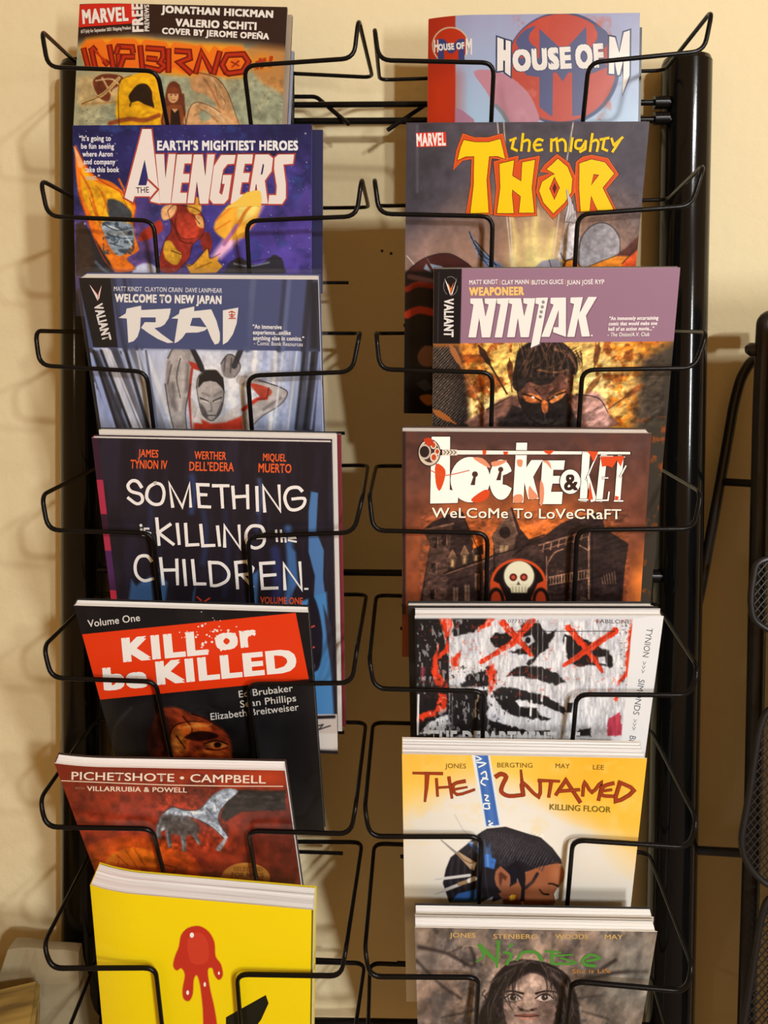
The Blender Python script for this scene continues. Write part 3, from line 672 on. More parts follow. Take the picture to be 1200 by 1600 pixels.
# --- 3: slate blue comic in a clear sleeve
b = Book((123, 434), (497, 437), .97, 665, 1.046, .44, .0125, ybot=705)
def paint(A, b):
    A.fill(0x8f9cc0); A.grad(140, 540, 0x9fb0dc, 500, 540, 0x8fa2cc)
    for k, (x, w_, c) in enumerate(((150, 14, 0x3a3d4e), (176, 10, 0xe8ecf4), (190, 12, 0x484c60), (205, 8, 0xb8c4e2), (220, 11, 0x565b74), (238, 7, 0xdfe6f4), (128, 12, 0xa8b8e4))):
        A.line([(x - 18, 530), (x + 42, 690)], w_, c, 3)
    A.glow(330, 600, 150, 110, 0xf2f4f4, .7, .95)
    for x, w_, c in ((392, 6, 0xf0f2f4), (408, 8, 0xa9b8de), (424, 6, 0xeef2f6), (446, 8, 0xb2c0e4), (470, 12, 0x4c5266), (486, 14, 0x383b4a), (500, 8, 0x8a94b8)):
        A.line([(x + 8, 535), (x - 2, 680)], w_, c, 3, .9)
    A.cloud(9, 0x2c2f3c, .56, .66, .7, 22, 1, 3, -20, box=(140, 548, 190, 690)); A.line([(150, 552), (196, 670)], 9, 0x2e303c, 4, .8); A.line([(162, 548), (214, 670)], 7, 0xcfd6e6, 3, .9); A.line([(141, 555), (178, 670)], 8, 0x9db0e0, 3)
    # pale stone like athlete with raised arms seen from the front
    sk = 0xb9b4b2
    A.poly([(262, 560), (272, 543), (288, 542), (300, 556), (298, 600), (290, 640), (292, 672), (272, 672), (264, 640), (258, 600)], sk, 2, 1, 4); A.poly([(284, 543), (306, 550), (318, 572), (312, 580), (296, 566)], 0xa9a4a4, 2, 1, 3)
    A.poly([(294, 564), (318, 572), (316, 580), (300, 576)], 0xc8351f, 2); A.line([(264, 566), (262, 600), (270, 634)], 4, 0x7d7878, 5, .8, 3); A.line([(282, 560), (286, 600), (282, 640)], 5, 0xdad6d2, 5, .8, 3)
    A.poly([(345, 568), (356, 554), (368, 558), (376, 574), (366, 590), (350, 588)], 0x8d8889, 2, 1, 3); A.line([(352, 560), (350, 580)], 2, 0x4c484a, 2); A.line([(362, 560), (360, 582)], 2, 0x4c484a, 2)
    A.poly([(372, 586), (404, 594), (440, 606), (449, 616), (436, 634), (410, 650), (392, 668), (370, 668), (384, 640), (412, 620), (390, 608), (370, 598)], sk, 2, 1, 3); A.poly([(390, 598), (420, 606), (424, 616), (410, 622), (396, 608)], 0xb8442e, 2, 1, 3); A.line([(380, 640), (402, 624), (416, 622)], 6, 0xc4361f, 2, 1, 3)
    A.line([(404, 648), (440, 620)], 5, 0xdcd8d4, 4, .8); A.line([(300, 576), (296, 620), (300, 670)], 4, 0xb3342a, 2, 1, 3)
    A.poly([(300, 670), (298, 620), (310, 640), (340, 655), (372, 632), (376, 670)], 0xcfcac6, 3, 1); A.poly([(302, 672), (304, 650), (330, 662), (352, 660), (378, 650), (380, 672)], 0xc83a22, 4, 1)
    A.poly([(310, 640), (316, 662), (300, 660)], 0xe8e4de, 3)
    A.poly([(307, 606), (310, 588), (322, 578), (338, 578), (348, 590), (350, 612), (346, 640), (336, 655), (326, 656), (314, 642)], 0xb4afac, 1.5, 1, 4); A.poly([(309, 606), (311, 588), (322, 578), (338, 578), (348, 590), (351, 614), (346, 605), (338, 597), (328, 595), (318, 597), (312, 604)], 0x1d1a1c, 1.5, 1)
    A.line([(313, 622), (325, 627)], 2.2, 0x2b2626, 1.5); A.line([(333, 627), (346, 621)], 2.2, 0x2b2626, 1.5); A.line([(317, 626), (324, 628)], 1.6, 0xe8e6e2); A.line([(335, 628), (343, 625)], 1.6, 0xe8e6e2)
    A.line([(329, 628), (331, 641), (326, 643)], 1.6, 0x6c6664, 1.5, .9, 3); A.line([(322, 649), (336, 649)], 1.8, 0x4a3e3c, 1.5); A.line([(312, 630), (318, 648)], 3, 0x7c7674, 3, .7); A.line([(347, 630), (340, 648)], 3, 0x6a6462, 3, .8)
    # two staff ends
    A.line([(290, 522), (316, 578)], 8, 0x26262c, 1.5); A.line([(292, 528), (300, 545)], 3, 0x9a4a48, 1.5); A.line([(383, 530), (366, 572)], 9, 0x2e2e36, 1.5); A.ell(380, 536, 4, 8, 0xcfd2d8, 1.5, 1, 22); A.ell(379, 537, 2.5, 4, 0x8a3238, 1.2, 1, 22)
    k = 0x201c20
    A.ink([(262, 560), (272, 543), (288, 542), (306, 550), (318, 572)], [(258, 600), (264, 640), (272, 672)], [(298, 600), (290, 640), (292, 672)], [(282, 560), (276, 590), (282, 622)], [(268, 570), (262, 600)], [(404, 594), (440, 606), (449, 616), (436, 634), (410, 650), (392, 668)], [(420, 606), (416, 622), (402, 624)], [(345, 568), (356, 554), (368, 558), (376, 574), (366, 590)], [(307, 606), (310, 588), (322, 578)], [(348, 590), (350, 612), (346, 640), (336, 655), (326, 656), (314, 642), (307, 606)], c=k, w=1.8)
    A.line([(270, 600), (274, 640)], 7, 0x5c5858, 6, .6, 3); A.line([(294, 570), (292, 610)], 5, 0x6a6464, 5, .7, 3); A.line([(412, 640), (438, 622)], 5, 0x5c5656, 4, .7, 3); A.line([(384, 588), (410, 596)], 4, 0x6e6868, 4, .6, 3)
    A.poly([(313, 630), (322, 640), (326, 656), (316, 648)], 0x55504f, 3, .8, 3); A.poly([(347, 628), (341, 642), (334, 655), (344, 645)], 0x484342, 3, .8, 3); A.line([(316, 614), (326, 618)], 3, 0x6a6464, 3, .6); A.line([(335, 618), (346, 612)], 3, 0x6a6464, 3, .6)
    for x0, x1, w_, c_ in ((158, 205, 5, 0x1e2029), (172, 222, 3, 0xf4f6fa), (196, 232, 6, 0x2a2d3a), (214, 240, 3, 0xe8eef8), (146, 184, 4, 0x15161c), (228, 246, 4, 0x5a6484)): A.line([(x0, 548), (x1, 670)], w_, c_, 2, .8)
    for x, w_, c_ in ((470, 5, 0x23252f), (484, 7, 0x1c1e27), (458, 3, 0xe6ecf6), (436, 3, 0xdfe6f4), (494, 4, 0x8fa0cc)): A.line([(x + 6, 548), (x - 8, 670)], w_, c_, 2.5, .8)
    A.grain(6, .16, (255, 540, 455, 672), 23); A.grain(24, .18, (140, 546, 505, 672), 24, .5, 2)
    # head band
    A.poly([(118, 428), (505, 428), (505, 549), (118, 543)], 0x4a5480, 1); bx = (100, 420, 510, 546)
    for x, w_, c in ((188, 10, 0x34394e), (206, 6, 0x2f3448), (214, 5, 0x3c4668), (390, 10, 0x5a668c), (440, 10, 0x38405c), (446, 8, 0x5d6a94), (478, 10, 0x2c3040), (492, 8, 0x54607e)):
        P = [(x - 12, 436), (x + 8, 545)] if x < 300 else [(x + 6, 436), (x - 4, 546)]
        A.line(P, w_, c, 3, .75)
    A.poly([(180, 470), (390, 470), (392, 546), (200, 543)], 0x46527e, 10, .8); A.box(482, 438, 500, 548, 0x20232e, 6, .7)
    A.poly([(120, 428), (172, 431), (184, 543), (146, 542)], 0x0b0a0e, 1)
b.shape([(139.5, 444), (153, 460), (157.5, 448), (158.5, 447), (153.5, 470), (152.5, 470)], 0xc23a34); b.shape([(139.5, 444), (153, 462), (152.5, 470)], 0xe8e2e0)
b.shape([(158.8, 446), (154.5, 458), (153.3, 469), (155, 466)], 0xf0eeea)
b.text('VALIANT', 147, 477, 161, 533, 13, 0xe9e7e4, bold=.045)
b.text('MATT KINDT  CLAYTON CRAIN  DAVE LANPHEAR', 178, 454.5, 347, 457.5, 7, 0xdfe3ea, bold=.01)
b.text('WELCOME TO NEW JAPAN', 180, 471.5, 345.5, 474.5, 12, 0xf1f1ee, bold=.05)
RA = lambda P: T(P, 5.714, 180, 470)
b.shape(RA([(30,152),(95,112),(102,70),(232,43),(234,82),(496,68),(490,110),(475,160),(440,212),(405,232),(350,244),(420,300),(520,372),(470,377),(380,340),(300,290),(232,240),(265,190),(362,192),(362,148),(228,148),(222,250),(200,320),(165,360),(118,374),(104,158)]), 0xeeede8)
b.shape(RA([(502,157),(570,115),(578,78),(707,50),(705,92),(858,75),(905,180),(935,290),(935,350),(922,380),(890,390),(860,340),(822,245),(800,265),(740,282),(632,285),(600,330),(560,365),(528,378),(562,160)]), 0xeeede8, [RA([(690,152),(760,150),(818,236),(668,222)])])
b.shape(RA([(962,85),(1100,60),(1085,200),(1050,300),(1005,365),(962,392)]), 0xeeede8)
for P in ([(1015,105),(1040,92),(1070,108)], [(1042,95),(1042,155)], [(1018,125),(1068,125)], [(1015,158),(1075,156)], [(1025,140),(1060,140)]): b.stroke(RA(P), 1.7, 0xb8402c)
for i, t in enumerate(('“An immersive', 'experience...unlike', 'anything else in comics.”')):
    b.text(t, 395 + .4 * i, 512.5 + 9 * i + .6, (440, 454, 475)[i], 513.5 + 9 * i + .6, 6.3, 0xe8eaec, bold=.04)
b.text('- Comic Book Resources', 397, 539, 473, 541, 6.2, 0xdfe2e6, bold=.015)
b.make('comic_book', 'slate blue comic with white brush stroke title, in a clear sleeve', paint, gain=(0.88, 0.88, 0.88), spine=0x101014, back=0x4a5070)
BOOKS.append(b); RAI = b

# --- 4: black comic with chalk white hand lettering
b = Book((143, 684), (518, 691), .975, 945, 1.048, .50, .0045, ybot=1160)
def paint(A, b):
    A.fill(0x241f26); A.cloud(40, 0x2e2a38, .45, .7, .8, 31, .5, 3)
    for i, (x, y0, y1, w_, c, a) in enumerate(((300, 745, 800, 9, 0x34406a, .8), (318, 800, 880, 9, 0x2d3658, .7), (405, 750, 800, 6, 0x4a5a86, .8), (402, 790, 830, 5, 0x35406a, .7), (232, 770, 830, 10, 0x2e3452, .5), (352, 800, 930, 9, 0x2b3050, .5), (450, 826, 945, 12, 0x3d5c8c, .8), (430, 860, 945, 16, 0x2e3158, .8))):
        A.line([(x, y0), (x + 4, (y0 + y1) / 2), (x - 1, y1)], w_, c, 6, a, 3)
    A.poly([(486, 768), (497, 770), (494, 830), (506, 860), (505, 905), (510, 944), (502, 960), (490, 940), (492, 900), (482, 862), (482, 800)], 0x4d78ae, 2, .95)
    for P in ([(200, 945), (205, 905), (213, 915), (222, 908), (236, 900), (240, 945)], [(246, 945), (250, 900), (262, 910), (258, 945)], [(300, 945), (302, 925), (306, 915), (303, 945)], [(388, 945), (392, 900), (404, 890), (402, 945)], [(455, 930), (450, 880), (448, 850), (462, 862), (466, 910)]): A.poly(P, 0x42689c, 4, .9)
    A.poly([(470, 940), (510, 925), (522, 1120), (470, 1120)], 0x4a86c0, 4); A.grad(500, 1050, 0x4a86c0, 500, 1051, 0x4a86c0, 0)
    A.poly([(482, 935), (494, 940), (504, 990), (500, 1040), (488, 1050), (478, 1040)], 0x221d26, 3, 1, 3); A.poly([(505, 945), (518, 980), (521, 1060), (512, 1010)], 0x33313f, 3)
    A.line([(484, 981), (491, 978)], 2, 0xf05a3a); A.line([(484, 1014), (491, 1011)], 2, 0xf05a3a); A.line([(480, 1060), (486, 1050), (490, 1040)], 6, 0x38415c, 2)
    A.box(470, 1116, 530, 1170, 0xc9bdb4, 1); A.line([(470, 1118), (495, 1121), (522, 1120)], 5, 0x1e1a22, 2); A.line([(490, 1136), (505, 1132), (498, 1140), (516, 1134)], 2, 0x2a2428); A.box(470, 1146, 530, 1170, 0xd8d2ca, 3)
    # coloured strip along the spine edge
    m = A.u < .0045
    A.mix((m * 1.) * .95, np.where(((A.Y < 750) | ((A.Y > 803) & (A.Y < 832)))[:, None], hx(0x3a2030), hx(0xb0324c)))
    A.mix((m & (A.Y > 860) & (A.Y < 922)) * .95, 0x4a2a58); A.mix((m & (A.Y > 922)) * .95, 0xd83a52)
og = 0xe8622e
for (t, x0, x1, y, h) in (('JAMES', 216, 247, 713.5, 11.5), ('TYNION IV', 204, 261, 731.5, 13), ('WERTHER', 304, 353, 717, 12), ('DELL’EDERA', 296, 365, 735, 13.5), ('MIQUEL', 411, 447, 719.5, 11), ('MUERTO', 404, 455, 737.5, 13.5)):
    b.text(t, x0, y, x1, y + 1.3, h, og, bold=.018)
SK = ['125,85 100,50 65,45 40,75 60,110 120,130 130,170 95,188 40,150','215,58 170,88 158,150 200,190 250,182 266,120 248,70 205,58','320,207 298,58 380,207 425,62 432,207','545,70 475,68 486,205 555,208','482,130 532,132','570,75 670,75','624,82 632,212','695,80 705,217','786,72 790,217','702,145 786,140','845,82 850,232','895,237 885,78 992,232 984,72','1128,108 1100,85 1045,95 1020,150 1045,215 1090,225 1135,200 1142,155 1066,158',
      '220,278 235,445','306,315 230,368 326,442','348,312 361,440','400,312 409,446 482,442','495,318 508,450 582,447','600,328 613,450','645,456 644,325 742,466 734,322','890,362 870,330 812,328 780,370 785,432 832,464 880,446 892,402 848,400',
      '188,546 160,514 110,520 86,570 95,632 140,668 198,655','244,526 262,692','345,535 351,692','250,602 346,600','389,538 402,697','444,538 458,688 526,688','550,548 562,697','546,555 620,560 668,610 660,665 600,697 560,697','714,555 726,717','708,555 780,548 822,590 810,625 725,632','755,635 822,708','956,555 869,560 881,716 976,713','876,636 964,630','1022,722 1014,562 1126,722 1114,552']
for s_ in SK:
    P = [tuple(map(float, q.split(','))) for q in s_.split()]
    b.stroke(T(P, 4, 190, 740), 5.2, 0xeeece8, sm=4 if len(P) > 5 else 0, taper=4.6)
for s_, w_ in (('124,345 126,360', 4), ('172,342 145,342 142,362 180,370 176,388 132,380', 3), ('120,318 124,326', 4), ('966,352 972,422', 3.4), ('996,352 1002,425', 3.4), ('1000,395 1024,395 1026,426', 3), ('1045,402 1086,400 1074,376 1048,380 1045,415 1092,424', 3), ('1145,718 1165,718', 3)):
    b.stroke(T([tuple(map(float, q.split(','))) for q in s_.split()], 4, 190, 740), w_, 0xe4e2de)
b.text('VOLUME ONE', 407, 942, 473, 943.5, 10, 0xd9562e, bold=.02)
b.stroke([(308, 932), (315, 938)], 2.4, 0xd4452c); b.stroke([(320, 939), (328, 934)], 2.4, 0xd4452c)
b.make('comic_book', 'black comic with chalk white hand lettering below the slate blue one', paint, gain=(0.95, 0.95, 0.95), spine=0x8a2a40, back=0x38222c)
BOOKS.append(b)
b.behind('comic_book', 'comic peeking out above and right of the chalk lettered black one', .0032, -.0035, thick=.0035, col=0xd0ccc4, gap=.0006, H=.252)
b.behind('comic_book', 'thin maroon edged comic, rearmost behind the chalk lettered black one', .0055, -.001, gap=.0056, thick=.002, col=0x7a2a34, H=.25)

# --- 5: black comic with a tilted red title panel
b = Book((115, 946), (482, 957), .948, 1092, 1.03, .483, .006, ybot=1345)
def paint(A, b):
    A.fill(0x161417); A.cloud(60, 0x232122, .45, .7, .8, 41)
    A.poly([(175, 1180), (178, 1140), (200, 1105), (240, 1090), (290, 1088), (310, 1110), (320, 1180)], 0x201e1f, 14, 1, 4); A.line([(176, 1180), (180, 1136), (205, 1106)], 3, 0x3c3a3a, 5, .6, 3)
    # half lit face under a hood
    A.poly([(236, 1180), (240, 1130), (252, 1108), (276, 1106), (300, 1116), (320, 1122), (346, 1138), (360, 1158), (356, 1186), (300, 1190)], 0x8a3218, 5, 1, 4)
    A.poly([(262, 1180), (268, 1140), (290, 1128), (318, 1128), (330, 1142), (300, 1152), (290, 1180)], 0xc65a20, 4, 1, 3); A.poly([(270, 1170), (276, 1140), (286, 1148), (284, 1172)], 0xe07a2c, 4, 1, 3); A.line([(258, 1122), (264, 1150), (256, 1178)], 5, 0x4a1610, 5, .9, 3)
    A.poly([(288, 1152), (310, 1142), (336, 1146), (340, 1152), (310, 1158)], 0x2a0f0c, 3, 1, 3); A.line([(300, 1128), (316, 1134), (330, 1132)], 3, 0xe88a3a, 3, .7, 3)
    A.ell(338, 1164, 17, 5.5, 0xb9682c, 2); A.ell(340, 1164, 6, 4.5, 0x1a0c0a, 1.5); A.line([(320, 1162), (338, 1157), (356, 1163)], 2, 0x160908, 1.5, 1, 3)
    A.poly([(300, 1180), (326, 1168), (360, 1176), (356, 1200), (300, 1200)], 0xb84c1c, 4, 1, 3); A.ell(238, 1160, 8, 22, 0x3a1210, 6, .8)
_p5 = paint
def paint(A, b):
    _p5(A, b)
    A.ink([(262, 1180), (268, 1140), (290, 1128), (318, 1128)], [(300, 1116), (320, 1122), (346, 1138)], [(276, 1150), (290, 1170)], [(322, 1170), (340, 1172), (356, 1168)], [(286, 1120), (300, 1138), (296, 1150)], c=0x2a0c08, w=2.6)
    A.line([(288, 1136), (312, 1134)], 4, 0xf09a44, 4, .7, 3); A.line([(270, 1150), (278, 1176)], 4, 0xf08a38, 4, .6, 3); A.line([(318, 1174), (346, 1178)], 4, 0xe8742c, 4, .7, 3); A.grain(8, .55, (236, 1100, 362, 1190), 42, 1.6, .8, 20); A.glow(250, 1140, 30, 60, 0x1a0c0a, .8, .8)
b.shape([(124.5, 991), (462, 957.5), (482.5, 1061), (153.5, 1093)], 0xe23a12)
b.text('Volume One', 138, 980, 219, 970, 11, 0xdcd9d2, bold=.008)
b.text('KILL', 196, 1032.5, 322, 1021, 34, 0xf2efe9, bold=.055); b.text('or', 341, 1014.5, 399, 1008, 34, 0xf2efe9, bold=.055)
b.text('be', 166, 1077, 227, 1072, 32, 0xf2efe9, bold=.055); b.text('KILLED', 249, 1068, 461, 1048, 33, 0xf2efe9, bold=.055)
rn = random.Random(5)
for k in range(46):
    x, y = rn.gauss(335, 16), rn.gauss(990, 11); r_ = rn.uniform(.7, 2.6); b.disc(x, y, r_, r_ * rn.uniform(.5, 1), 0xf4e6de, 8)
for k in range(12): b.disc(rn.uniform(280, 300), rn.uniform(985, 1000), .9, .8, 0xf4e6de, 8)
for t, x0, y0, x1, y1 in (('Ed Brubaker', 374, 1089, 458, 1079), ('Sean Phillips', 376, 1104.5, 463, 1094.5), ('Elizabeth Breitweiser', 330, 1124, 467, 1108.5)):
    b.text(t, x0, y0, x1, y1, 10.5, 0xcfccc6, bold=.008)
b.make('comic_book', 'black comic with white letters on a tilted bright red panel', paint, gain=(1.05, 1.1, 1.12), spine=0x0e0d0f, back=0x1a1a1c)
BOOKS.append(b)

# --- 6: rust red comic with the grey hand
b = Book((83, 1197), (445, 1204), .948, 1370, 1.069, .46, .0072, bulge=.002, ybot=1420)
def paint(A, b):
    A.fill(0x7a2818); A.glow(330, 1230, 140, 90, 0xb33a14, 1, .9); A.glow(260, 1340, 200, 130, 0x9c3014, 1, .6); A.cloud(26, 0x94331c, .4, .7, .8, 51); A.cloud(12, 0x5c1c14, .52, .72, .6, 52)
    A.glow(470, 1290, 110, 120, 0x54201a, 1, .8); A.poly([(70, 1190), (450, 1195), (450, 1204), (70, 1206)], 0x7c281a, 4, .8); A.glow(420, 1215, 60, 26, 0xc8421a, 1, .8)
    A.glow(210, 1378, 110, 75, 0xf26a12, .45, .95); A.poly([(160, 1372), (170, 1340), (196, 1326), (222, 1326), (246, 1338), (250, 1372)], 0xea7318, 3, 1, 4)
    for P in ([(180, 1334), (200, 1352)], [(196, 1328), (214, 1356)], [(210, 1326), (226, 1352)], [(186, 1345), (180, 1366)]): A.line(P, 1.6, 0x8a3a10, 2, .8)
    A.poly([(250, 1345), (275, 1340), (300, 1356), (310, 1372), (250, 1374)], 0xd8541a, 3, 1, 3); A.line([(252, 1350), (276, 1356), (268, 1372)], 2, 0x6a2410, 2, .8)
    # arm and hanging grey hand
    A.glow(310, 1240, 34, 26, 0x4a2018, .8, .9)
    A.poly([(360, 1234), (446, 1236), (447, 1266), (378, 1268), (352, 1284), (344, 1276)], 0x2b2624, 3, 1); A.line([(372, 1244), (410, 1246), (440, 1250)], 3, 0x4a4644, 4, .7)
    g = 0x98a3b2
    A.poly([(250, 1300), (246, 1290), (256, 1270), (270, 1261), (290, 1266), (312, 1264), (330, 1244), (352, 1232), (372, 1236), (358, 1250), (344, 1268), (342, 1284), (356, 1306), (350, 1310), (330, 1292), (308, 1280), (290, 1278)], g, 2, 1, 3)
    A.line([(334, 1248), (354, 1236), (366, 1238)], 5, 0xc6d2e0, 4, .9, 3); A.line([(262, 1268), (290, 1272), (320, 1268)], 4, 0xc0cad8, 4, .8, 3); A.line([(318, 1282), (340, 1290), (352, 1306)], 3, 0xbcc8d8, 3, .9, 3)
    for P, w_ in (([(256, 1278), (248, 1294), (249, 1308)], (11, 6)), ([(266, 1278), (263, 1300), (266, 1322)], (13, 6)), ([(278, 1280), (286, 1306), (288, 1328)], (13, 6)), ([(292, 1280), (304, 1304), (312, 1318)], (12, 4))):
        A.line(P, w_, 0x55504e, 3, 1, 3); A.line([(p[0] - 2, p[1]) for p in P], (3, 2), 0x9aa2ac, 3, .7, 3)
    A.poly([(254, 1276), (300, 1280), (312, 1300), (290, 1306), (262, 1300)], 0x4c4643, 6, .9, 3); A.line([(352, 1312), (342, 1326)], (5, 8), 0x8a8c90, 3)
    A.ink([(256, 1270), (270, 1261), (290, 1266), (312, 1264), (330, 1244)], [(358, 1250), (344, 1268), (342, 1284), (356, 1306)], [(308, 1280), (330, 1292), (350, 1310)], c=0x3a2a26, w=2)
    A.ink([(272, 1268), (268, 1284)], [(284, 1270), (284, 1284)], [(298, 1270), (304, 1282)], [(336, 1252), (340, 1270)], [(322, 1262), (334, 1276)], c=0x5c6472, w=1.8)
    A.grain(5, .55, (244, 1230, 360, 1330), 53); A.grain(7, .7, (360, 1232, 450, 1270), 54, 2, .7); A.grain(16, .45, (80, 1228, 460, 1400), 55)
    A.ell(384, 1372, 38, 24, 0xe0963e, 1.2)
b.text('PICHETSHOTE • CAMPBELL', 112, 1218, 415, 1224, 12, 0xecdcc8, bold=.012)
b.stroke([(90, 1219.5), (150, 1222), (250, 1226), (350, 1228), (442, 1228.5)], 1.6, 0xe2c4a8, sm=14)
b.text('WITH', 117, 1233, 132, 1234, 4, 0xb07a5c); b.text('VILLARRUBIA & POWELL', 136, 1235.5, 292, 1238, 7.2, 0xe6d0b8, bold=.02)
b.text('SELECTED', 365, 1361, 410, 1361, 6.5, 0x9a6226); b.text('FOR NPR’S', 362, 1370, 412, 1371, 7, 0x8a5522, bold=.02); b.text('FAVORITE', 363, 1379, 411, 1380, 6.5, 0x9a6226)
b.make('comic_book', 'rust red comic with a grey hand reaching from the right', paint, gain=(1.12, 1.2, 1.25), spine=0x5a1c14, back=0x3a2a24)
BOOKS.append(b)

# --- 7: thick yellow comic
b = Book((137, 1391), (490, 1422), .98, 1600, 1.04, .46, .0165, bulge=.004, ybot=1640)
def paint(A, b):
    A.fill(0xe9cb0a); A.mix((np.abs(A.u - b.W + .0007) < .0007) * .8, 0x2a2410)
SPL = [(500,330),(530,300),(575,292),(615,315),(640,360),(645,420),(668,455),(676,500),(660,520),(642,500),(632,470),(612,480),(622,560),(640,640),(650,740),(600,740),(592,640),(580,540),(566,500),(552,520),(548,580),(532,610),(510,600),(506,560),(516,500),(500,470),(480,480),(466,460),(474,420),(490,380)]
b.stroke(T(SPL + SPL[:2], 2.727, 100, 1340), 2.4, 0xcf9a16, sm=3)
b.shape(T(SPL, 2.727, 100, 1340), 0xb8301e, sm=3)
b.shape(T([(530,340),(570,318),(606,345),(618,410),(600,450),(548,450),(528,400)], 2.727, 100, 1340), 0xc43c26, sm=4)
for x, y, rx, ry in ((545, 330, 9, 11), (527, 575, 6, 10), (600, 540, 5, 10), (660, 492, 4, 7)): b.disc(x / 2.727 + 100, y / 2.727 + 1340, rx / 2.727, ry / 2.727, 0xf2e6dc, 16)
b.shape(T([(690,680),(860,585),(872,620),(840,690),(800,745),(690,745)], 2.727, 100, 1340), 0x18170f)
b.make('comic_book', 'thick bright yellow comic with a red paint splash, lowest in the left column', paint, gain=(1.12, 1.2, 1.25), spine=0xc8a808, back=0xd8c020, edge=0xcfc08a)
BOOKS.append(b)
# ------------------------------------------------------------------ right column, top to bottom
# --- 1: pale blue comic with a red spine band and round emblem
b = Book((670, 24), (1000, 20), 1.165, 190, 1.168, .235, .0045, bulge=.0075, ybot=215)
HM = lambda P: T(P, 3.529, 670, 20)
def paint(A, b):
    A.grad(800, 20, 0xa3a7cb, 800, 190, 0xabcbe8); A.cloud(30, 0x9fb4da, .5, .8, .5, 61)
    A.box(660, 0, 711.5, 200, 0xb5301a, 1); A.grad(690, 30, 0xb5301a, 690, 190, 0xcf3c1c, 0)
    A.box(660, 120, 711.5, 200, 0xd03a18, 40, .8)
    A.ell(879, 107, 89, 88, 0x2f3e70, 1.2); A.ell(877, 106, 85, 84, 0xc23c1c, 1.2); A.cloud(18, 0xd04a24, .5, .75, .5, 62, box=(800, 24, 955, 188))
    A.poly([(740, 112), (770, 110), (800, 122), (825, 145), (838, 170), (840, 192), (795, 192), (785, 175), (770, 160), (758, 140)], 0xc28596, 1.2, 1, 3); A.cloud(16, 0xd29aa8, .5, .75, .5, 63, box=(770, 120, 838, 190))
    A.poly([(711, 168), (722, 172), (740, 186), (742, 192), (711, 192)], 0xb0809a, 1.2); A.line([(775, 165), (785, 176), (793, 190)], 6, 0x7d8890, 2)
    A.ell(704, 71, 29, 29, 0xd8c9a8, 1.2); A.ell(704, 71, 27, 27, 0xc03418, 1.2)
nv = 0x4a5080
b.shape(HM([(480,165),(500,125),(540,90),(592,72),(560,110),(552,150),(575,180),(600,200),(570,230),(520,230)]), nv, sm=2)
b.shape(HM([(990,150),(985,110),(955,85),(910,72),(930,110),(925,150),(905,180),(890,200),(930,210),(975,190)]), nv, sm=2)
b.shape(HM([(610,88),(725,195),(740,215),(760,195),(868,75),(870,190),(865,560),(792,570),(790,300),(738,378),(685,300),(682,575),(610,520)]), nv)
b.shape(HM([(480,250),(960,250),(985,300),(900,335),(870,330),(690,330),(610,355),(540,345),(520,320)]), nv)
LT = [[(378,135),(412,147),(412,205),(424,207),(424,150),(452,158),(450,350),(420,328),(420,265),(410,263),(410,318),(377,322)],
      [(995,130),(1026,136),(1050,222),(1075,108),(1108,97),(1106,345),(1068,450),(1074,255),(1052,342),(1040,345),(1022,258),(1022,338),(992,335)]]
for P in LT: b.stroke(HM(P + P[:2]), 5, 0x2c3866)
b.text('OUSE', 804, 110, 891, 105, 30, 0xf4f1ea, bold=.07, outline=(0x2c3866, .03)); b.text('OF', 902, 105.5, 942, 103, 33, 0xf4f1ea, bold=.07, outline=(0x2c3866, .03))
for P in LT: b.shape(HM(P), 0xf4f1ea)
b.text('M', 686, 96, 724, 96, 34, 0x39427c, bold=.03)
b.text('H', 678.5, 81, 684.5, 81, 18, 0xf0ece4, bold=.04); b.text('OUSE OF', 685.5, 79, 725.5, 76, 9.5, 0xf0ece4, bold=.06); b.text('M', 728, 85, 737, 85, 24, 0xf0ece4, bold=.03)
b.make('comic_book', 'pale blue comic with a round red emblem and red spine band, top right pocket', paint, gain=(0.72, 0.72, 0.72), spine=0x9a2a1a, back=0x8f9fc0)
BOOKS.append(b)
b.behind('comic_book', 'dark comic hidden behind the pale blue one in the top right pocket', .0045, .008, thick=.003, col=0x262224, gap=.004)

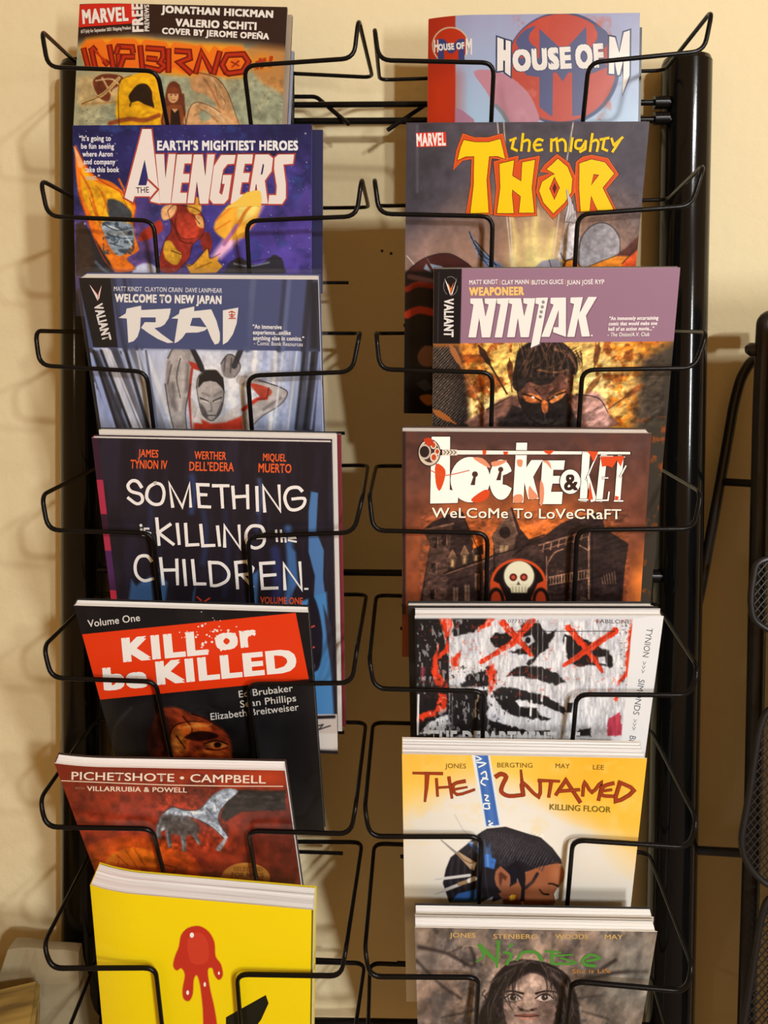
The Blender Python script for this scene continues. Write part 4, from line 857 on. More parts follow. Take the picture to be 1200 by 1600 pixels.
# --- 2: charcoal comic with the yellow title
b = Book((635, 192), (1015, 190), .985, 415, 1.037, .40, .007, ybot=665)
def paint(A, b):
    A.grad(820, 190, 0x4a4650, 820, 400, 0x54505c); A.glow(850, 440, 230, 190, 0xd9a070, .9, 1); A.glow(700, 420, 150, 100, 0xb08a78, .8, .8); A.glow(650, 250, 60, 130, 0x34333c, .8, .8)
    for P, w_ in (([(836, 420), (834, 380), (838, 330)], (20, 6)), ([(802, 420), (806, 380), (800, 340)], (14, 4)), ([(854, 420), (866, 360)], (18, 6)), ([(875, 420), (900, 350)], (10, 3)), ([(826, 420), (822, 350)], (8, 3))): A.line(P, w_, 0xf5dc8c, 8, .8)
    A.glow(838, 425, 55, 110, 0xf7e69a, .8, .9)
    for P in ([(777, 190), (788, 300), (800, 420)], [(787, 190), (802, 420)], [(896, 190), (884, 260), (862, 420)], [(636, 400), (670, 440)]): A.line(P, 1.6, 0xe8ddc8, 1.2, .8)
    A.poly([(636, 425), (660, 405), (690, 396), (712, 400), (740, 420), (745, 450), (640, 450)], 0x4a2420, 2, 1, 3)
    for P in ([(664, 398), (672, 412), (690, 416), (700, 424), (676, 420)], [(666, 412), (676, 428), (662, 420)]): A.poly(P, 0x8f9fb4, 1.5)
    for k in range(6): A.line([(733 + 3 * k, 362 + 8 * k), (750 + 7 * k, 398 + 4 * k), (770, 424)], (3, 9), 0x7e93b8, 2, .9, 3)
    for k in range(5): A.line([(735 + 4 * k, 370 + 9 * k), (758 + 6 * k, 404 + 3 * k)], 1.2, 0x2c3448, 1.5, .8)
    A.poly([(836, 418), (846, 408), (870, 404), (880, 412), (880, 425), (836, 425)], 0x9a98a4, 2); A.line([(858, 406), (862, 420)], 1.5, 0x4a4852)
    # smooth grey boulder, orange cloth, pale feathers
    A.poly([(904, 420), (906, 380), (918, 358), (938, 348), (956, 354), (968, 372), (968, 396), (960, 416), (940, 425), (912, 425)], 0x98969c, 2, 1, 4)
    A.poly([(880, 420), (886, 406), (900, 408), (912, 418), (940, 408), (962, 400), (985, 396), (992, 390), (1000, 420), (880, 425)], 0xe88a28, 2, 1, 2); A.poly([(972, 412), (990, 392), (1006, 372), (1004, 420), (970, 422)], 0xdc5620, 2); A.poly([(960, 400), (975, 390), (1000, 366), (1008, 380), (985, 400)], 0x5c3028, 3)
    for k in range(5): A.line([(888 + 3.5 * k, 300 + 12 * k), (886 + 4 * k, 350 + 6 * k), (877 + 3 * k, 400)], (3, 11), 0xd0ccd0, 1.5, 1, 3); A.line([(892 + 3 * k, 318 + 10 * k), (889 + 4 * k, 360 + 6 * k), (880 + 3 * k, 398)], 1.2, 0x6e6a72, 1.2, .8, 3)
    A.line([(876, 396), (884, 408), (900, 400)], 2, 0x38343c, 2, .8, 3)
    A.ink([(904, 420), (906, 380), (918, 358), (938, 348), (956, 354), (968, 372), (968, 396)], [(880, 420), (886, 406), (900, 408), (912, 418), (940, 408), (962, 400)], [(733, 362), (750, 398), (770, 424)], [(742, 376), (772, 410), (776, 424)], [(636, 425), (660, 405), (690, 396), (712, 400), (740, 420)], [(972, 412), (990, 392), (1006, 372)], w=1.8)
    A.grain(18, .22, (636, 192, 1010, 425), 65); A.grain(5, .25, (870, 300, 1005, 425), 66)
    # lower left, seen beside the next comic
    A.box(630, 424, 690, 670, 0x120d10, 6); A.line([(636, 452), (655, 444), (680, 448)], 9, 0x8a2418, 3, 1, 3); A.line([(636, 468), (655, 458), (682, 462)], 14, 0x1a0d0e, 3, 1, 3); A.line([(636, 492), (655, 484), (682, 490)], 12, 0xb4351c, 3, 1, 3); A.line([(640, 432), (678, 440)], 8, 0x50322e, 3)
    A.poly([(652, 556), (664, 540), (684, 546), (684, 570), (660, 572)], 0x8a6248, 3, 1, 3); A.poly([(655, 620), (672, 616), (684, 626), (668, 634)], 0xa86a38, 3, 1, 3); A.poly([(650, 600), (664, 592), (678, 606), (664, 612)], 0x3a3a44, 3)
    A.specks(30, 650, 200, 1010, 330, 0x8c8892, (.4, .9), 64, .5); A.line([(652, 196), (652, 300)], 3, 0x74707c, 4, .5)
b.shape([(650, 207.5), (696.5, 206), (698, 228.5), (651, 230)], 0xd8382a); b.text('MARVEL', 651.5, 228, 696, 226.5, 18.5, 0xf4f0ea, bold=.045)
TH = lambda P: T(P, 4.286, 700, 200)
yl, orr, dk = 0xf8d20c, 0xd9501a, 0x5a1a10
OUT = [[(100,38),(180,65),(270,65),(365,38),(402,195),(390,218),(330,205),(290,200),(275,330),(297,577),(122,577),(155,380),(160,205),(95,218),(36,280),(58,150)],
       [(308,225),(395,205),(470,188),(466,240),(480,215),(613,188),(582,400),(592,585),(450,592),(308,582),(325,400)],
       [(730,176),(810,235),(852,330),(847,430),(790,520),(703,605),(630,520),(592,430),(605,330),(690,303),(618,292),(650,245)],
       [(858,228),(900,195),(960,182),(1070,203),(1140,310),(1055,412),(1125,550),(868,560),(848,400)]]
for P in OUT: b.stroke(TH(P + P[:2]), 2.6, dk)
for P in OUT: b.shape(TH(P), orr)
for P in OUT: b.stroke(TH([(x, y) for x, y in P] + P[:1]), .8, 0xf07a34)
INN = [([(105,80),(180,95),(270,95),(350,73),(382,207),(330,188),(275,190),(258,350),(272,567),(150,570),(172,380),(175,190),(120,190),(64,215),(85,130)], ()),
       ([(345,240),(442,216),(430,320),(490,357),(497,230),(582,213),(560,400),(577,567),(475,567),(487,458),(430,412),(428,450),(440,570),(328,570),(350,400)], ()),
       ([(735,205),(800,260),(832,340),(825,430),(780,500),(705,572),(640,500),(610,420),(630,360),(690,320),(715,308),(660,275),(700,240)], ([(712,325),(678,405),(712,482),(748,400)],)),
       ([(880,237),(960,210),(1050,230),(1112,305),(1035,400),(1108,547),(1000,550),(957,452),(948,555),(888,560),(878,400)], ([(975,308),(1012,314),(957,387)],))]
for P, H_ in INN:
    b.stroke(TH(P + P[:2]), 1.8, dk)
    for h in H_: b.stroke(TH(h + h[:2]), 1.8, dk)
for P, H_ in INN: b.shape(TH(P), yl, [TH(h) for h in H_])
b.shape(TH([(713,365),(700,405),(713,440),(728,402)]), dk)
for s_ in ('415,84 455,68','442,72 428,135 462,152','502,38 490,152','495,95 530,80 546,95 540,156','634,84 602,76 575,112 590,150 632,144','580,114 622,112','692,74 690,156','694,86 726,72 735,155','740,86 766,76 786,100 786,156','832,66 820,156','895,82 860,86 854,130 890,136 922,86','922,86 918,140 882,160','966,38 950,156','955,96 990,80 1006,100 996,156','1018,78 1076,66','1046,74 1034,138 1066,152','1094,70 1108,116','1168,62 1108,116','1150,82 1100,160'):
    P = [tuple(map(float, q.split(','))) for q in s_.split()]
    b.stroke(TH(P), 4.6, 0x8a6a10, sm=3 if len(P) > 3 else 0); b.stroke(TH(P), 3.8, yl, sm=3 if len(P) > 3 else 0)
# feathers over the title
for k in range(4): b.stroke([(886 + 4 * k, 297 + 11 * k), (890 + 3 * k, 318 + 9 * k), (886 + 3 * k, 345)], 2.5, 0x6e6a72, taper=8); b.stroke([(886 + 4 * k, 297 + 11 * k), (890 + 3 * k, 318 + 9 * k), (886 + 3 * k, 345)], 1.6, 0xd4d0d4, taper=6.6)
b.make('comic_book', 'charcoal comic with a big yellow title outlined in orange', paint, gain=(0.84, 0.84, 0.84), spine=0x2a1618, back=0x3a3640)
BOOKS.append(b)

# --- 3: mauve banner comic with the masked face
b = Book((678, 420), (1063, 418), .985, 660, 1.037, .484, .005, ybot=960)
def paint(A, b):
    A.fill(0xd88a28); A.glow(830, 580, 190, 130, 0xf6d678, .8, 1); A.glow(760, 640, 80, 60, 0xf7e6a0, .8, .9); A.glow(940, 600, 80, 90, 0xf8e49a, .8, .9); A.glow(700, 560, 60, 80, 0xd06a1a, .6, .8)
    A.cloud(16, 0x8a3c10, .5, .62, .85, 71, box=(715, 534, 800, 668)); A.cloud(14, 0x9c4a14, .46, .62, .85, 72, box=(930, 530, 1030, 668)); A.cloud(8, 0xf08a1c, .55, .65, .8, 73, box=(950, 530, 1060, 720))
    A.poly([(1000, 560), (1070, 520), (1070, 980), (960, 980), (985, 700), (990, 640)], 0x4a4034, 22); A.poly([(1010, 640), (1060, 530), (1060, 980), (960, 980)], 0x3c362e, 16, .9); A.cloud(14, 0xa8501c, .58, .72, .7, 74, box=(960, 650, 1040, 980))
    A.poly([(668, 540), (716, 540), (730, 600), (736, 680), (668, 680)], 0x201a1a, 10); k = (((A.X + A.Y) % 5.2) < 1.3) & (A.X < 735) & (A.Y > 540)
    A.mix(k * .6 * np.clip((740 - A.X) / 40, 0, 1), 0xb8a48a)
    # arrows in the air
    def arrow(p, q, c=0x5c3620, w_=3):
        A.line([p, q], w_, c, 1.2); d = np.array(q) - np.array(p); d = d / np.hypot(*d); n_ = np.array([-d[1], d[0]]); p = np.array(p)
        A.poly([p, p + d * 10 + n_ * 5, p + d * 30 + n_ * 4, p + d * 38, p + d * 30 - n_ * 4, p + d * 10 - n_ * 5], c, 1.5)
    arrow((703, 538), (756, 640), 0xa8683c, 4); arrow((748, 540), (792, 615), 0x3a2418); arrow((796, 560), (800, 612), 0x6a3c20, 2); arrow((936, 535), (928, 578), 0x7a4a24, 2); arrow((938, 588), (918, 612), 0x8a5a30, 2)
    arrow((1006, 600), (915, 664), 0x8a5028, 3); arrow((675, 640), (712, 662), 0xa8602c, 3); A.line([(920, 656), (960, 664)], 3, 0x9a5c34)
    # shoulders, masked dark haired head
    A.poly([(736, 668), (760, 640), (800, 618), (900, 616), (935, 622), (950, 645), (952, 668)], 0x7c5648, 4, 1, 3); A.poly([(915, 618), (936, 614), (950, 640), (952, 668), (918, 668)], 0xc99a8e, 5, .9, 3); A.poly([(780, 668), (800, 632), (850, 650), (890, 630), (905, 668)], 0x231c1c, 4)
    A.poly([(806, 590), (812, 560), (838, 540), (870, 538), (890, 555), (896, 590), (890, 622), (870, 655), (850, 664), (830, 655), (812, 628)], 0x5c3a30, 2, 1, 3)
    A.poly([(800, 600), (806, 560), (812, 545), (836, 530), (866, 530), (886, 540), (902, 560), (900, 586), (880, 580), (862, 598), (846, 606), (828, 596), (814, 610), (808, 612)], 0x241d1c, 2, 1, 3)
    for k in range(16):
        a = k / 15; A.line([(815 + 60 * a, 536 + 6 * math.sin(6 * a)), (818 + 78 * a, 560), (812 + 88 * a, 590 - 6 * a)], (1, 2), 0x5c4436 if k % 2 else 0x161112, 1.5, .8, 3)
    A.line([(866, 545), (890, 556), (900, 575)], 3, 0xa06a4a, 3, .7, 3); A.line([(840, 578), (870, 582), (886, 578)], 2.5, 0xa8704a, 3, .8, 3)
    A.poly([(814, 622), (850, 626), (888, 614), (880, 650), (858, 668), (838, 668), (822, 650)], 0x1e1818, 3, 1, 3)
    A.poly([(818, 617), (836, 616), (847, 624), (838, 630), (822, 627)], 0xc06a34, 2, 1, 3); A.poly([(858, 622), (872, 612), (884, 610), (878, 622), (862, 630)], 0xc87a40, 2, 1, 3); A.poly([(846, 626), (856, 628), (855, 644), (848, 644)], 0xb8622e, 2, 1, 2)
    A.line([(818, 616), (832, 619), (846, 627)], 2.5, 0x120c0c, 1.5); A.line([(857, 626), (870, 617), (884, 612)], 2.5, 0x120c0c, 1.5); A.ell(833, 621, 2.2, 1.6, 0xe8d8c0); A.ell(868, 620, 2.2, 1.6, 0xe8d8c0)
    A.line([(851, 640), (852, 664)], 1.5, 0x6a5a54, 1.5, .7); A.poly([(776, 652), (905, 654), (905, 670), (776, 670)], 0x2c2624, 5, .6)
    for k in range(40):
        a = k / 39; x0 = 812 + 78 * a; A.line([(x0, 538 + 8 * math.sin(9 * a)), (x0 + 10 * math.sin(17 * a), 560), (x0 - 6 + 16 * math.cos(11 * a), 582 + 8 * math.sin(13 * a))], (1.6, .6), (0x15100f, 0x7a5640, 0x3a2a24)[k % 3], 1.2, .75, 3)
    for k in range(12): A.line([(892 + 1.5 * k, 548 + 4 * (k % 5)), (905 + 2 * (k % 4), 540 + 4 * k)], (2, .6), 0x3a2418, 1.2, .8)
    A.ink([(806, 590), (812, 628), (830, 655), (850, 664), (870, 655), (890, 622), (896, 590)], [(760, 640), (800, 618)], [(900, 616), (935, 622), (950, 645)], [(836, 608), (846, 618)], [(858, 616), (868, 606)], c=0x170f0e, w=2)
    A.line([(884, 590), (892, 616)], 4, 0xa8785c, 4, .7); A.line([(830, 600), (845, 604), (862, 600)], 3, 0x8a5c46, 3, .7, 3)
    A.grain(7, .6, (720, 534, 1040, 668), 75, 1.4, .8, -30); A.grain(4, .35, (800, 536, 905, 668), 76)
    # banner
    A.poly([(660, 410), (1075, 410), (1075, 533), (660, 537)], 0x97748a, 1); A.poly([(660, 410), (722, 410), (719, 537), (660, 537)], 0x120f14, 1); A.line([(686, 425), (684, 535)], 1.2, 0x3a3438, 1.2)
    A.box(669, 424, 680, 470, 0x0c0a0c, 3)
b.shape([(694.5, 434.5), (704, 453), (703.5, 461.5)], 0xf2eee8); b.shape([(714, 434), (704.5, 461), (707, 459.5)], 0xf2eee8); b.shape([(700, 442), (704.2, 451), (709, 441), (704, 461)], 0xd8702c)
for a in range(3): b.stroke([(704 + 11 * math.cos(t / 8 * math.pi + a * 2.1), 447 + 15 * math.sin(t / 8 * math.pi + a * 2.1)) for t in range(5)], .8, 0x7a7478)
b.text('VALIANT', 694.5, 467, 694, 526, 14, 0xe4e1dd, bold=.04)
x = 733
for t, x0, x1 in (('MATT KINDT', 733.5, 778), ('CLAY MANN', 784, 826), ('BUTCH GUICE', 831, 880), ('JUAN JOSÉ RYP', 885.5, 944)): b.text(t, x0, 444.5, x1, 443.5, 6.8, 0xf0ebe8, bold=.018)
for x in (781, 828.5, 883): b.stroke([(x, 437), (x, 445)], 1, 0xd8a078)
b.text('WEAPONEER', 733.5, 461.5, 818, 460.5, 12, 0xf4c878, bold=.06)
NJ = lambda P: T(P, 5.4545, 720, 440)
N1 = [(82,143),(183,143),(210,298),(238,195),(205,185),(203,143),(306,143),(250,475),(180,475),(157,308),(130,475),(64,475),(108,195),(80,185)]
LT = [N1, [(308,143),(411,140),(352,475),(288,475),(338,195),(308,185)], [(x + 329, y - 2) for x, y in N1], [(640,138),(743,135),(690,420),(668,532),(594,563),(665,195),(635,185)],
      [(765,137),(896,135),(895,470),(785,430),(790,388),(832,388),(833,240),(755,470),(686,470),(790,195),(762,185)], [(935,135),(1040,132),(1010,270),(1085,130),(1160,130),(1065,290),(1100,466),(1030,468),(1000,310),(968,470),(905,470),(965,190),(932,180)]]
for P in LT: b.stroke([(x + .8, y + 1) for x, y in NJ(P + P[:2])], 1.4, 0x7a5a6c)
for P in LT: b.shape(NJ(P), 0xf3f0ea)
for x, y in ((702, 174), (694, 215), (685, 257), (677, 298)): b.disc(720 + x / 5.4545, 440 + y / 5.4545, 2.5, 2.7, 0x8d8f92, 14)
b.disc(924.5, 524, 1.4, 1.4, 0xf0ece6, 10)
for i, (t, x1) in enumerate((('“An immensely entertaining', 1028), ('comic that would make one', 1026), ('hell of an action movie...”', 1021))): b.text(t, 951.5 - .7 * i, 500 + 8.3 * i, x1, 499 + 8.3 * i, 5.4, 0xf0e8e8, bold=.05, slant=.15)
b.text('- The Onion/A.V. Club', 949, 525.5, 1014, 524.8, 5.8, 0xf2ecea, bold=.02, slant=.15)
b.make('comic_book', 'comic with a mauve banner over flames and a dark haired masked face', paint, gain=(0.9, 0.9, 0.9), spine=0x141014, back=0x5a5048)
BOOKS.append(b)

# --- 4: brown comic with the gothic house
b = Book((628, 674), (1018, 677), .987, 935, 1.032, .322, .011, ybot=975)
def paint(A, b):
    A.grad(820, 690, 0x4e3430, 820, 940, 0x8a4526); A.glow(815, 870, 175, 120, 0xe8742a, .7, 1); A.glow(700, 870, 100, 120, 0xa8522a, .8, .6); A.cloud(30, 0x6a3a2c, .5, .75, .5, 81)
    A.glow(1005, 930, 26, 90, 0xe07a2c, .8, .9); A.box(628, 670, 634, 960, 0x2e1e1c, 2, .8)
    d, d2, lt = 0x2e201e, 0x443029, 0x7a5544
    A.poly([(660, 828), (676, 815), (708, 800), (722, 800), (732, 825), (740, 850), (752, 870), (760, 945), (655, 945), (672, 850)], d, 1.5)                       # left tower
    A.poly([(664, 830), (706, 820), (704, 850), (696, 945), (660, 945), (672, 850)], d2, 1.5); A.line([(660, 829), (708, 818)], 3, lt, 1.5)
    A.poly([(772, 838), (792, 800), (800, 792), (812, 825), (828, 845), (850, 838), (876, 818), (900, 808), (940, 800), (945, 826), (982, 850), (976, 890), (972, 945), (750, 945), (770, 870)], d, 1.5)  # main roofs
    A.poly([(768, 838), (798, 794), (808, 832), (800, 870), (778, 880)], 0x5a4236, 1.5); A.ell(789, 832, 8.5, 9.5, 0x231817, 1.5); A.line([(772, 838), (797, 797), (808, 834)], 2.2, lt, 1.5); A.box(781, 852, 794, 870, 0x9a7a5c, 1.2); A.line([(788, 852), (787, 870)], 1.2, 0x5a4236)
    A.poly([(694, 896), (770, 868), (830, 850), (850, 862), (850, 876), (790, 880), (730, 900), (694, 906)], 0x3c2b27, 1.5); A.line([(694, 898), (770, 872)], 2, lt, 1.5)
    for x, y in ((707, 880), (726, 874), (744, 870)): A.poly([(x - 6, y - 8), (x, y - 22), (x + 6, y - 9), (x + 4, y + 8), (x - 4, y + 8)], 0x55402f, 1.2); A.box(x - 2, y - 6, x + 2, y + 6, 0xb08a64, 1.2); A.line([(x - 6, y - 8), (x, y - 21), (x + 6, y - 9)], 1.5, lt, 1.2)
    A.ell(746, 853, 7, 9, 0xdc6a24, 2); A.poly([(740, 858), (754, 850), (756, 866), (742, 868)], d, 1.2)
    A.line([(822, 846), (850, 836)], 3, d, 1.5); A.line([(842, 852), (930, 826)], 2.2, 0x8a6350, 1.5); A.line([(845, 860), (920, 838)], 1.4, lt, 1.3)
    for k in range(7): A.line([(848 + 12 * k, 862 - 3.6 * k), (850 + 12 * k, 850 - 3.6 * k)], 2, 0x8a6350, 1.2)
    A.line([(854, 870), (854, 925)], 2, 0x8a6350, 1.2); A.line([(920, 840), (920, 935)], 2.4, 0x9a745c, 1.2); A.line([(855, 882), (866, 864), (880, 858)], 1.8, 0x8a6350, 1.2, 1, 3); A.line([(905, 852), (920, 860)], 2, 0x8a6350)
    A.line([(858, 902), (920, 890)], 1.8, 0x8a6350, 1.2); A.line([(858, 914), (920, 903)], 1.8, 0x8a6350, 1.2)
    for k in range(14): A.line([(860 + 4.4 * k, 902 - .85 * k), (860 + 4.4 * k, 913 - .8 * k)], 1.3, 0x9a745c, 1.1)
    A.poly([(925, 832), (945, 826), (982, 850), (976, 890), (970, 945), (925, 945)], 0x2a1e1d, 1.5); 
    for k in range(6): A.line([(940 + 4 * k, 902 - 2 * k), (942 + 4 * k, 912)], 1.6, 0x6a5040, 1.2)
    for x, y in ((676, 840), (690, 836), (674, 880), (672, 920)): A.box(x, y, x + 7, y + 16, 0x1c1312, 1.2); A.line([(x + 8, y), (x + 8, y + 16)], 1, lt, 1)
    for x, y in ((708, 918), (726, 914), (742, 896)): A.box(x, y, x + 8, y + 26, 0x6a5040, 1.5); A.line([(x + 4, y), (x + 4, y + 26)], 1, 0x2a1e1d)
    A.cloud(5, 0x5c443a, .56, .64, .5, 83, box=(655, 830, 700, 945)); A.cloud(4, 0x55402f, .6, .66, .5, 84, box=(750, 880, 925, 945))
    A.ink([(694, 896), (770, 868), (830, 850)], [(772, 870), (772, 945)], [(800, 870), (830, 845)], [(925, 832), (925, 945)], [(708, 800), (722, 800), (732, 825), (752, 870)], c=0x140c0b, w=2, sm=0)
    A.grain(5, .5, (655, 795, 985, 945), 85, 1.5, .8, -15); A.grain(22, .3, (630, 690, 1012, 945), 86)
    # medallion
    A.ell(810, 913, 44, 40, 0xc8471e, 2); A.ell(810, 914, 40, 37, 0x18110f, 2); A.poly([(764, 940), (768, 906), (780, 912), (790, 935), (785, 950)], 0xb8421e, 2); A.poly([(856, 940), (852, 906), (840, 912), (830, 935), (835, 950)], 0xb8421e, 2); A.ell(775, 938, 13, 20, 0x18110f, 2); A.ell(845, 938, 13, 20, 0x18110f, 2); A.ell(775, 938, 8, 14, 0xa83a1c, 2); A.ell(845, 938, 8, 14, 0xa83a1c, 2)
    A.ell(811, 902, 26, 26, 0x2a201c, 1.5); A.ell(811, 900, 23.5, 23.5, 0xd9d2b4, 2); A.poly([(796, 912), (826, 912), (823, 926), (799, 926)], 0xd0c8a8, 2)
    for x in (802, 818.5): A.ell(x, 902, 6, 6, 0x5a1a12, 1.2); A.ell(x, 902, 3, 3, 0xb84a38, 1.2)
    A.poly([(810, 908), (807, 914), (813, 914)], 0x4a3a2c, 1); 
    for k in range(5): A.line([(801 + 5 * k, 917), (801 + 5 * k, 925)], 1.2, 0x8a7a5c, 1)
LK = lambda P: T(P, 3.4286, 640, 675)
wh, bl = 0xf3ece2, 0xd0481f
ell = lambda cx, cy, rx, ry, n=30, a0=0, a1=360: [(cx + rx * math.cos(math.radians(a0 + (a1 - a0) * k / n)), cy + ry * math.sin(math.radians(a0 + (a1 - a0) * k / n))) for k in range(n + (a1 - a0 != 360))]
LT = [[(118,25),(217,25),(215,310),(262,315),(258,380),(110,383)], ell(325, 255, 106, 122), ell(490, 255, 63, 108, 24, 25, 335) + [(520, 225), (500, 232), (498, 280), (520, 285)],
      [(572,57),(630,57),(625,190),(652,150),(713,150),(662,240),(692,358),(635,360),(615,270),(610,378),(552,378)], [(712,152),(832,152),(825,202),(770,202),(768,235),(815,235),(812,276),(765,276),(757,320),(820,320),(815,386),(695,386)]]
for P in LT: b.stroke(LK(P + P[:2]), 2.2, 0x2a1a16)
for P in LT: b.shape(LK(P), wh)
for P in ([(140,170),(190,200),(185,260),(160,315),(140,270)], [(330,360),(400,310),(430,320),(410,360),(360,378)], [(640,290),(660,310),(690,350),(640,358)], [(712,155),(745,155),(760,200),(735,170)], [(700,260),(720,300),(715,380),(697,384)], [(340,140),(390,140),(430,180),(420,190)], [(575,150),(605,150),(600,185),(580,180)], [(440,160),(520,150),(500,170),(450,185)], [(560,340),(600,335),(605,375),(555,376)]): b.shape(LK(P), bl if len(P) != 4 else 0xd98a66, sm=3)
b.stroke(LK([(112, 205), (190, 232), (320, 205)]), 1.5, 0xc25a34, sm=4)
for cx, cy, r_ in ((350, 226, 16), (488, 200, 14)): b.disc(640 + cx / 3.4286, 675 + cy / 3.4286, r_ / 3.4286, r_ / 3.4286, 0x4a2e28, 16); b.shape(LK([(cx - 4, cy), (cx + 6, cy), (cx, cy + 58), (cx - 24, cy + 58)]), 0x4a2e28)
# long bar with a ring at its end
b.shape(LK([(165, 92), (1188, 103), (1188, 122), (165, 124)]), 0x2a1a16); b.shape(LK([(250, 97), (1182, 106), (1182, 119), (250, 120)]), 0xeee4d8); b.shape(LK([(175, 92), (255, 94), (255, 124), (175, 126)]), 0xd8cbb8)
for k in range(4): b.stroke(LK([(182 + 18 * k, 97), (194 + 18 * k, 108), (182 + 18 * k, 120)]), 1.2, 0x2a1a16)
for P in ([(390, 96), (412, 96), (408, 122), (392, 122)], [(500, 104), (528, 104), (524, 122), (505, 120)], [(715, 98), (776, 98), (750, 122), (728, 112)]): b.shape(LK(P), bl)
b.disc(*LK([(105, 110)])[0], 18, 21.5, 0x2a1a16); b.disc(*LK([(105, 110)])[0], 16.5, 20, 0xc9b8a4); b.disc(*LK([(110, 105)])[0], 13.5, 17, 0x3c2a26); b.disc(*LK([(82, 105)])[0], 9.5, 12, 0xb8a898); b.disc(*LK([(80, 105)])[0], 7.5, 9, 0x2a1e1c)
for x, y, r_ in ((128, 70, 5), (130, 135, 6), (148, 104, 4.5)): b.disc(*LK([(x, y)])[0], r_, r_ * 1.2, 0xd8c4b0); b.disc(*LK([(x, y)])[0], r_ * .6, r_ * .8, 0xb8431f)
b.shape(LK([(75, 40), (110, 30), (130, 60), (100, 75)]), 0xb8381c, sm=3)
# last word in tall thin letters
for P, w_, tp in (([(945, 118), (930, 362)], 12, 11), ([(905, 362), (955, 362)], 2.4, 2.4), ([(1002, 122), (945, 255)], 2.2, 2), ([(955, 235), (985, 362)], 4, 10), ([(1040, 128), (1015, 364)], 10, 10), ([(1000, 366), (1062, 364), (1068, 320)], 2.4, 2.4), ([(1032, 245), (1062, 245)], 2, 2), ([(1022, 132), (1085, 130), (1080, 165)], 2.4, 2.4), ([(1130, 132), (1112, 364)], 9, 9), ([(1095, 368), (1142, 368)], 2.2, 2.2), ([(1126, 240), (1158, 180)], 2.2, 2.2), ([(1098, 134), (1150, 132)], 2.4, 2.4)):
    b.stroke(LK(P), w_ + 1.6, 0x2a1a16, taper=tp + 1.6); b.stroke(LK(P), w_, wh, taper=tp)
for P in ([(950, 100), (1010, 104), (985, 160), (965, 120)], [(965, 265), (982, 360), (955, 362)], [(1022, 130), (1150, 128), (1130, 185), (1110, 150), (1085, 190), (1060, 180), (1030, 185)], [(1100, 340), (1120, 345), (1115, 364), (1098, 364)]): b.shape(LK(P), bl)
b.disc(640 + 860 / 3.4286, 675 + 265 / 3.4286, 17, 20, 0x2a1a16); b.disc(640 + 860 / 3.4286, 675 + 265 / 3.4286, 16, 19, wh); b.text('&', 882, 765, 902, 765, 24, 0x33201c, bold=.03)
b.text('WeLCoMe To LoVeCRaFT', 675, 808, 970, 810.5, 15, 0xeee0cc, bold=.012, shadow=(0x2a1814, 1.2))
b.make('comic_book', 'brown comic with a gothic house and a skull medallion', paint, gain=(1.05, 1.1, 1.12), spine=0x3a2420, back=0x4a3630)
BOOKS.append(b)

